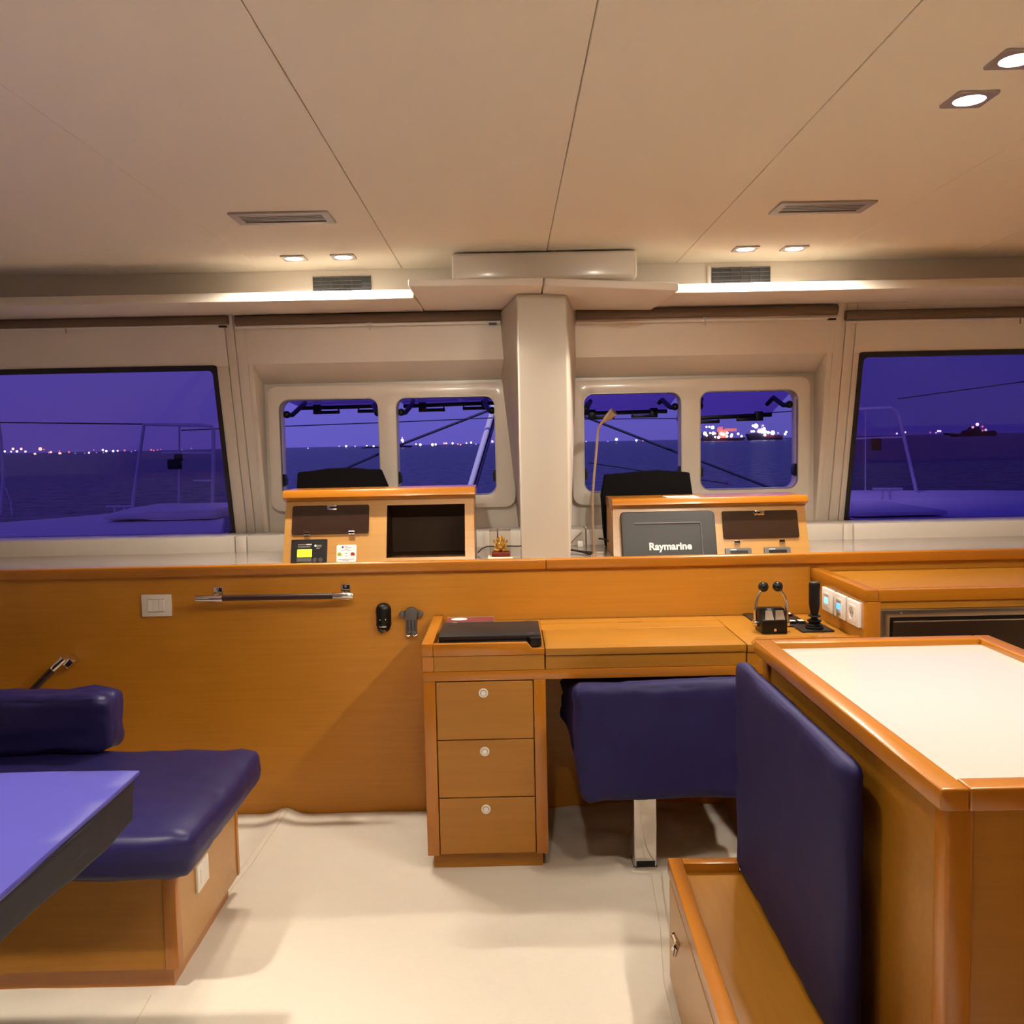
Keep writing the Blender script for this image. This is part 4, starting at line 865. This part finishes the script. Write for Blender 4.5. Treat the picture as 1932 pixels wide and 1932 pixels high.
B().tube([(-2.89, 8, 1.61), (-2.93, 8, 0.86)], 0.010, 8).obj('upright', RAIL, o)
B().tube([(-3.06, 8, 1.374), (-2.60, 8, 1.365)], 0.012, 8).obj('crossbar', RAIL, o)
B().tube([(-2.79, 8, 1.125), (-2.62, 8, 1.121)], 0.008, 8).obj('crossbar', RAIL, o)
B().box(-3.0, -2.885, 7.96, 8.02, 1.23, 1.32).obj('dark_box', BLACK, o, bev=0.01); B().box(-2.94, -2.875, 7.97, 8.01, 1.30, 1.36).obj('box_clamp', BLACK, o, bev=0.006)
o = B().tube([(-5.6, 8, 1.69), (-4.46, 8, 1.673), (-3.2, 8, 1.632)], 0.006, 6).obj('life_line', WIRE); tag(o, 'thin guard wire running to the left bow rail', 'wire')
o = thing('stanchion', (-4.43, 8, 0.86), 'slanting stanchion post at the edge of the left window', 'post')
B().tube([(-4.40, 7.8, 0.86), (-4.43, 7.95, 1.25), (-4.475, 8, 1.68)], 0.014, 8).obj('post', RAIL, o); B().tube([(-4.30, 7.8, 0.86), (-4.36, 7.9, 0.98), (-4.42, 7.94, 1.1)], 0.006, 6).obj('brace', RAIL, o)
o = thing('pulpit_rail', (3.4, 8.0, 0.88), 'steel bow rail on the right foredeck catching the light', 'rail')
B().tube([(2.9, 8, 1.625), (3.114, 8, 1.634), (3.40, 8, 1.642), (3.45, 8, 1.615), (3.475, 8, 1.56), (3.55, 8, 1.25), (3.64, 8, 0.88)], 0.015, 8).obj('frame_tube', RAIL, o)
B().tube([(3.175, 8, 1.63), (3.181, 8, 0.88)], 0.005, 6).obj('upright', RAIL, o)
B().tube([(2.9, 8, 1.375), (3.52, 8, 1.382)], 0.007, 6).obj('crossbar', RAIL, o)
B().box(3.225, 3.31, 7.97, 8.02, 1.27, 1.375).obj('dark_box', BLACK, o, bev=0.01)
o = B().tube([(3.46, 8, 1.72), (4.575, 8, 1.848), (5.6, 8, 1.95)], 0.005, 6).obj('life_line', WIRE); tag(o, 'thin guard wire beyond the right bow rail', 'wire')
o = thing('mooring_cleat', (3.3, 7.2, 0.885), 'steel mooring cleat on the right foredeck', 'cleat')
B().tube([(2.92, 7.2, 0.975), (3.16, 7.2, 0.970)], 0.009, 8).obj('horn', RAIL, o); c_ = B().cyl((3.0, 7.2, 0.885), (3.0, 7.2, 0.97), 0.008, n=8); c_.cyl((3.06, 7.2, 0.885), (3.06, 7.2, 0.97), 0.012, n=8); c_.obj('legs', RAIL, o)
o = thing('mooring_cleat', (-3.0, 7.4, 0.86), 'steel mooring cleat on the left foredeck', 'cleat')
B().tube([(-3.35, 7.5, 0.94), (-3.12, 7.5, 0.94)], 0.009, 8).obj('horn', RAIL, o); c_ = B().cyl((-3.28, 7.5, 0.86), (-3.28, 7.5, 0.94), 0.010, n=8); c_.cyl((-3.2, 7.5, 0.86), (-3.2, 7.5, 0.94), 0.010, n=8); c_.obj('legs', RAIL, o)
o = thing('bow_spar', (-0.3, 9, 0.9), 'white slanting spar with a darker shaded edge seen in the hatch left of the post', 'spar')
B().tube([(-0.115, 9, 1.86), (-0.145, 9, 1.70), (-0.391, 9, 0.938), (-0.70, 9, 0.0), (-0.9, 9, -0.6)], 0.028, 10).obj('spar', SPAR, o); B().tube([(-0.085, 9.06, 1.86), (-0.10, 9.06, 1.74), (-0.35, 9.06, 0.938), (-0.66, 9.06, 0.0), (-0.85, 9.06, -0.6)], 0.028, 8).obj('shaded_edge', pm('spar_shaded', (0.05, 0.04, 0.12), 0.5), o)  # second tube carries the spar's shaded side in its colour
for pts, lb in (([(0.30, 9, 1.93), (-0.161, 9, 1.74), (-1.092, 9, 1.402), (-1.60, 9, 1.196), (-2.6, 9, 0.76)], 'dark diagonal bow stay crossing the hatches left of the post'),
                ([(0.30, 9, 1.84), (0.785, 9, 1.652), (1.732, 9, 1.265), (1.928, 9, 1.192), (2.872, 9, 0.807), (3.3, 9, 0.63)], 'dark diagonal bow stay crossing the hatches right of the post')):
    o = B().tube([(x, y+0.14, z) for x, y, z in pts], 0.013, 8).obj('bow_stay', WIRE); tag(o, lb, 'rope')
for pts, lb in (([(-3.2, 9, 1.59), (-2.244, 9, 1.609), (-1.112, 9, 1.628), (-0.137, 9, 1.65)], 'thin level guard wire across the hatches left of the post'),
                ([(0.60, 9, 1.622), (1.075, 9, 1.615), (1.74, 9, 1.607)], 'thin level guard wire in the hatch behind the microphone'),
                ([(2.45, 9, 1.64), (2.764, 9, 1.654), (3.2, 9, 1.66)], 'short thin guard wire at right edge of the ship hatch')):
    o = B().tube([(x, y-0.10, z) for x, y, z in pts], 0.0055, 6).obj('life_line', WIRE); tag(o, lb, 'wire')
o = B().tube([(0.805, 9, 1.189), (1.1, 9, 1.14), (1.492, 9, 1.069), (2.2, 9, 0.95)], 0.007, 6).obj('net_edge', WIRE); tag(o, 'dark net edge rope low in the hatch behind the microphone', 'rope')

# ------------------------------------------------------------------ sea, ships, shore lights
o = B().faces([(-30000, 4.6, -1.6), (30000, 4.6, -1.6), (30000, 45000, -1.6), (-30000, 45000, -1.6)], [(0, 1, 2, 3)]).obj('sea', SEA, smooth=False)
o['kind'] = 'stuff'; tag(o, 'dark blue rippled sea out to the horizon', 'sea')

SCL = 2.4
def sp(x, z, d=500.0): return (x*SCL, d*SCL, 1.4+(z-1.4)*SCL)
def ship_lights(root, L, d):
    for x, z, r, c in L:
        p = sp(x, z, d); B().sph((p[0], p[1]-3, p[2]), r*SCL, n=10).obj('deck_lamp', LMAT[c], root)
SA = [(110.1, 8.1, 0.53, 'w'), (111.7, 8.1, 0.5, 'w'), (113.5, 7.7, 0.94, 'w'), (109.2, 4.5, 0.97, 'w'), (110.2, 3.4, 0.56, 'w'), (112.1, 4.7, 0.47, 'w'), (113.9, 4.5, 0.88, 'w'), (115.0, 4.4, 0.6, 'd'), (114.9, 2.4, 0.53, 'w'), (116.8, 2.2, 0.71, 'w'), (118.3, 4.3, 0.88, 'o'), (119.5, 3.7, 0.94, 'o'), (121.5, 4.5, 0.71, 'o'), (121.4, 2.7, 0.68, 'o'), (124.1, 3.6, 0.65, 'o'), (123.8, 2.7, 0.74, 'o'), (127.6, 3.9, 0.65, 'w'), (129.5, 2.6, 0.62, 'o')]
SB = [(135.8, 8.2, 0.65, 'w'), (137.4, 8.0, 1.26, 'w'), (141.4, 8.2, 0.53, 'd'), (141.9, 6.4, 0.82, 'w'), (135.1, 5.1, 0.59, 'w'), (136.2, 5.1, 0.59, 'w'), (138.9, 5.1, 0.65, 'w'), (140.9, 5.0, 0.94, 'w'), (142.4, 4.9, 0.88, 'w'), (144.2, 4.3, 0.82, 'w'), (146.7, 4.1, 1.18, 'w'), (142.4, 3.0, 0.71, 'w'), (149.7, 3.9, 0.41, 'd'), (153.6, 3.3, 0.65, 'w'), (154.2, 4.4, 0.53, 'w')]
SCc = [(207.8, 5.4, 0.71, 'w'), (205.8, 4.2, 0.54, 'o'), (210.1, 4.4, 0.52, 'r'), (211.6, 2.9, 0.54, 'o'), (210.2, 2.7, 0.47, 'r')]
def hullp(root, pts, d, mat, name='hull', dep=14):
    q = [sp(x, z, d) for x, z in pts]; return B().prism([(a[0], a[2]) for a in q], 'y', d*SCL, d*SCL+dep).obj(name, mat, root, smooth=False)
o = thing('cargo_ship', sp(118, 0.15), 'brightly lit orange cargo ship, left one in the far right hatch pane', 'ship')
hullp(o, [(99, 0.1), (99, 2.4), (106, 2.4), (107, 1.9), (128, 1.7), (132.5, 1.9), (130.5, 0.1)], 500, HULLD); hullp(o, [(99, 0.1), (99, 1.0), (122, 0.9), (122, 0.1)], 499.9, HULLR, 'boot_top')
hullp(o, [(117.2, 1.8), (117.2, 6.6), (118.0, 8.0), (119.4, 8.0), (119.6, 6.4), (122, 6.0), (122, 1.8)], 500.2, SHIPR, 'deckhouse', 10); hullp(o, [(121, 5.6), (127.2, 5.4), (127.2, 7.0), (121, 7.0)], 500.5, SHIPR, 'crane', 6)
hullp(o, [(108.6, 1.8), (108.6, 5.2), (117, 5.2), (117, 1.8)], 500.6, HULLD, 'bridge_block', 8); ship_lights(o, SA, 500)
o = thing('supply_ship', sp(144, 0.15), 'white lit dark hulled ship, right one in the far right hatch pane', 'ship')
hullp(o, [(133.4, 3.8), (134.2, 1.4), (135.0, 0.1), (152.4, 0.1), (152.8, 2.7), (144, 2.8), (143, 3.7), (138, 4.2)], 500, HULLD); hullp(o, [(142.6, 1.4), (142.6, 3.0), (152.6, 2.6), (152.2, 1.2)], 499.9, HULLR, 'red_stripe')
hullp(o, [(138.6, 3.6), (139, 6.6), (142.6, 6.6), (143.5, 3.6)], 500.3, SHIPW, 'deckhouse', 8); hullp(o, [(140.8, 6.4), (140.9, 9.0), (141.2, 9.0), (141.3, 6.4)], 500.4, SHIPW, 'mast', 2); ship_lights(o, SB, 500)
o = thing('tug_boat', sp(206, 0.1, 400), 'dark red tug showing few lights in the large right window', 'ship')
hullp(o, [(196.0, 1.9), (196.6, 1.0), (199, 0.7), (201.5, -1.6), (214.5, -1.6), (216.8, 0.0), (217.4, 1.6), (216.2, 2.6), (214.2, 2.4), (213, 1.2), (204, 1.2)], 400, HULLD); hullp(o, [(202.6, 1.0), (203.2, 2.4), (205.2, 2.6), (206.6, 4.4), (209.2, 4.4), (210.6, 2.6), (213.2, 2.4), (213.6, 1.0)], 400.2, HULLD, 'wheelhouse', 8); hullp(o, [(202.4, 2.2), (202.6, 2.9), (206.2, 3.3), (206.0, 2.6)], 399.8, HULLR, 'red_canopy', 4); ship_lights(o, SCc, 400)
SCL = 1.6
o = thing('mast_ship', sp(-79, -0.3, 700), 'small ship with a tall lit mast left of the bow spar', 'ship')
hullp(o, [(-84, 2.0), (-82.5, -0.3), (-75, -0.3), (-74.5, 0.9), (-80, 1.2)], 700, HULLD); hullp(o, [(-81.3, 1.2), (-81.0, 7.2), (-80.7, 7.2), (-80.3, 1.2)], 700.2, SHIPW, 'mast', 2); ship_lights(o, [(-80.9, 5.4, 0.99, 'w'), (-80.9, 7.2, 0.62, 'd'), (-80.4, 3.7, 0.66, 'w')], 700)
o = thing('far_barge', sp(-106, -0.3, 700), 'low dark barge on the horizon in the leftmost hatch pane', 'ship')
hullp(o, [(-113, 0.2), (-113, -0.35), (-99.5, -0.35), (-99, 0.5), (-103, 0.7)], 700, HULLD); hullp(o, [(-109.8, 0.2), (-109.6, 1.3), (-107.8, 1.3), (-107.6, 0.2)], 700.2, HULLD, 'wheelhouse', 4)

SHORE = [
 ('shore light on the horizon in the large left window', [(-832.3, 4.8, 1.76, 'w'), (-821.8, 4.2, 1.41, 'w'), (-818.4, 8.6, 2.29, 'o'), (-812.2, 4.4, 2.03, 'w'), (-804.9, 8.3, 2.21, 'o'), (-798.2, 3.8, 1.76, 'w'), (-782.7, -0.6, 2.12, 'o'), (-773.4, 7.6, 3.0, 'o'), (-767.3, 6.6, 1.24, 'r'), (-759.8, 1.2, 1.41, 'r'), (-756.2, 2.0, 1.94, 'o'), (-741.5, -0.6, 2.47, 'o'), (-742.1, 3.5, 1.15, 'r'), (-726.4, 1.4, 1.76, 'r'), (-716.1, -0.9, 1.24, 'd'), (-700.4, -0.9, 1.06, 'd'), (-693.3, -0.4, 1.59, 'w'), (-685.1, 4.1, 1.24, 'd'), (-681.0, -0.3, 1.15, 'd'), (-670.2, 3.8, 1.76, 'w'), (-664.5, 1.9, 1.94, 'w'), (-669.5, -0.4, 1.32, 'd'), (-653.2, 1.7, 1.94, 'w'), (-645.7, 1.9, 1.5, 'w'), (-634.3, 2.2, 1.68, 'r'), (-623.0, 0.2, 1.15, 'd'), (-616.8, 1.8, 1.15, 'd'), (-590.4, 2.1, 1.59, 'r'), (-586.1, 1.2, 1.32, 'r'), (-579.9, 1.9, 1.06, 'r'), (-574.6, 2.7, 0.88, 'r'), (-539.6, 1.1, 0.88, 'd'), (-523.7, 3.4, 1.06, 'd')]),
 ('shore light on the horizon in the hatch left of the post', [(-330.7, -0.4, 1.24, 'd'), (-278.8, 1.9, 1.15, 'd'), (-267.3, 1.7, 1.76, 'w'), (-252.4, 1.3, 1.32, 'd'), (-233.1, 1.0, 1.59, 'w'), (-221.7, 0.7, 1.59, 'w'), (-151.3, 2.8, 1.24, 'o'), (-144.3, 1.8, 2.03, 'w'), (-124.1, 1.4, 2.21, 'w'), (-118.8, 1.7, 1.85, 'o'), (-104.7, 3.2, 1.59, 'r'), (-101.1, 3.1, 1.41, 'o'), (-90.6, 2.9, 1.76, 'o'), (-81.8, 1.4, 1.24, 'r'), (-77.5, 0.4, 1.24, 'r'), (-67.7, 2.8, 1.24, 'o'), (-59.8, 3.5, 1.59, 'w'), (-51.9, 0.8, 1.06, 'd'), (-24.6, 4.6, 1.76, 'o')]),
 ('shore light on the horizon behind the microphone', [(131.1, 1.4, 1.32, 'd'), (167.2, 0.7, 0.88, 'd'), (181.4, 3.9, 2.29, 'w'), (214.5, 1.5, 1.76, 'w'), (225.8, 1.2, 1.59, 'r')]),
 ('shore light on the horizon in the large right window', [(647.8, 4.0, 1.59, 'w'), (661.9, 5.9, 1.59, 'w'), (703.4, 4.6, 1.59, 'r'), (713.1, 4.0, 1.32, 'o'), (716.6, 6.7, 1.94, 'w'), (720.1, 6.6, 1.76, 'w')])]
CN = {'w': 'white', 'o': 'amber', 'r': 'reddish', 'd': 'faint'}
ORD = ['first', 'second', 'third', 'fourth', 'fifth', 'sixth', 'seventh', 'eighth', 'ninth', 'tenth', 'eleventh', 'twelfth', 'thirteenth']
for lb, L in SHORE:
    cnt = {}
    for x, z, r, c in sorted(L):
        k_ = cnt.get(c, 0); cnt[c] = k_+1
        o = B().sph((x, 1500, z), r*0.95, n=10).obj('shore_light', LMAT[c])
        tag(o, lb.replace('shore light', '%s %s shore light from the left' % (ORD[k_], CN[c])).replace('on the horizon in the', 'in the').replace('large left window', 'left window'), 'light', lb.replace('shore light', 'shore lights'))
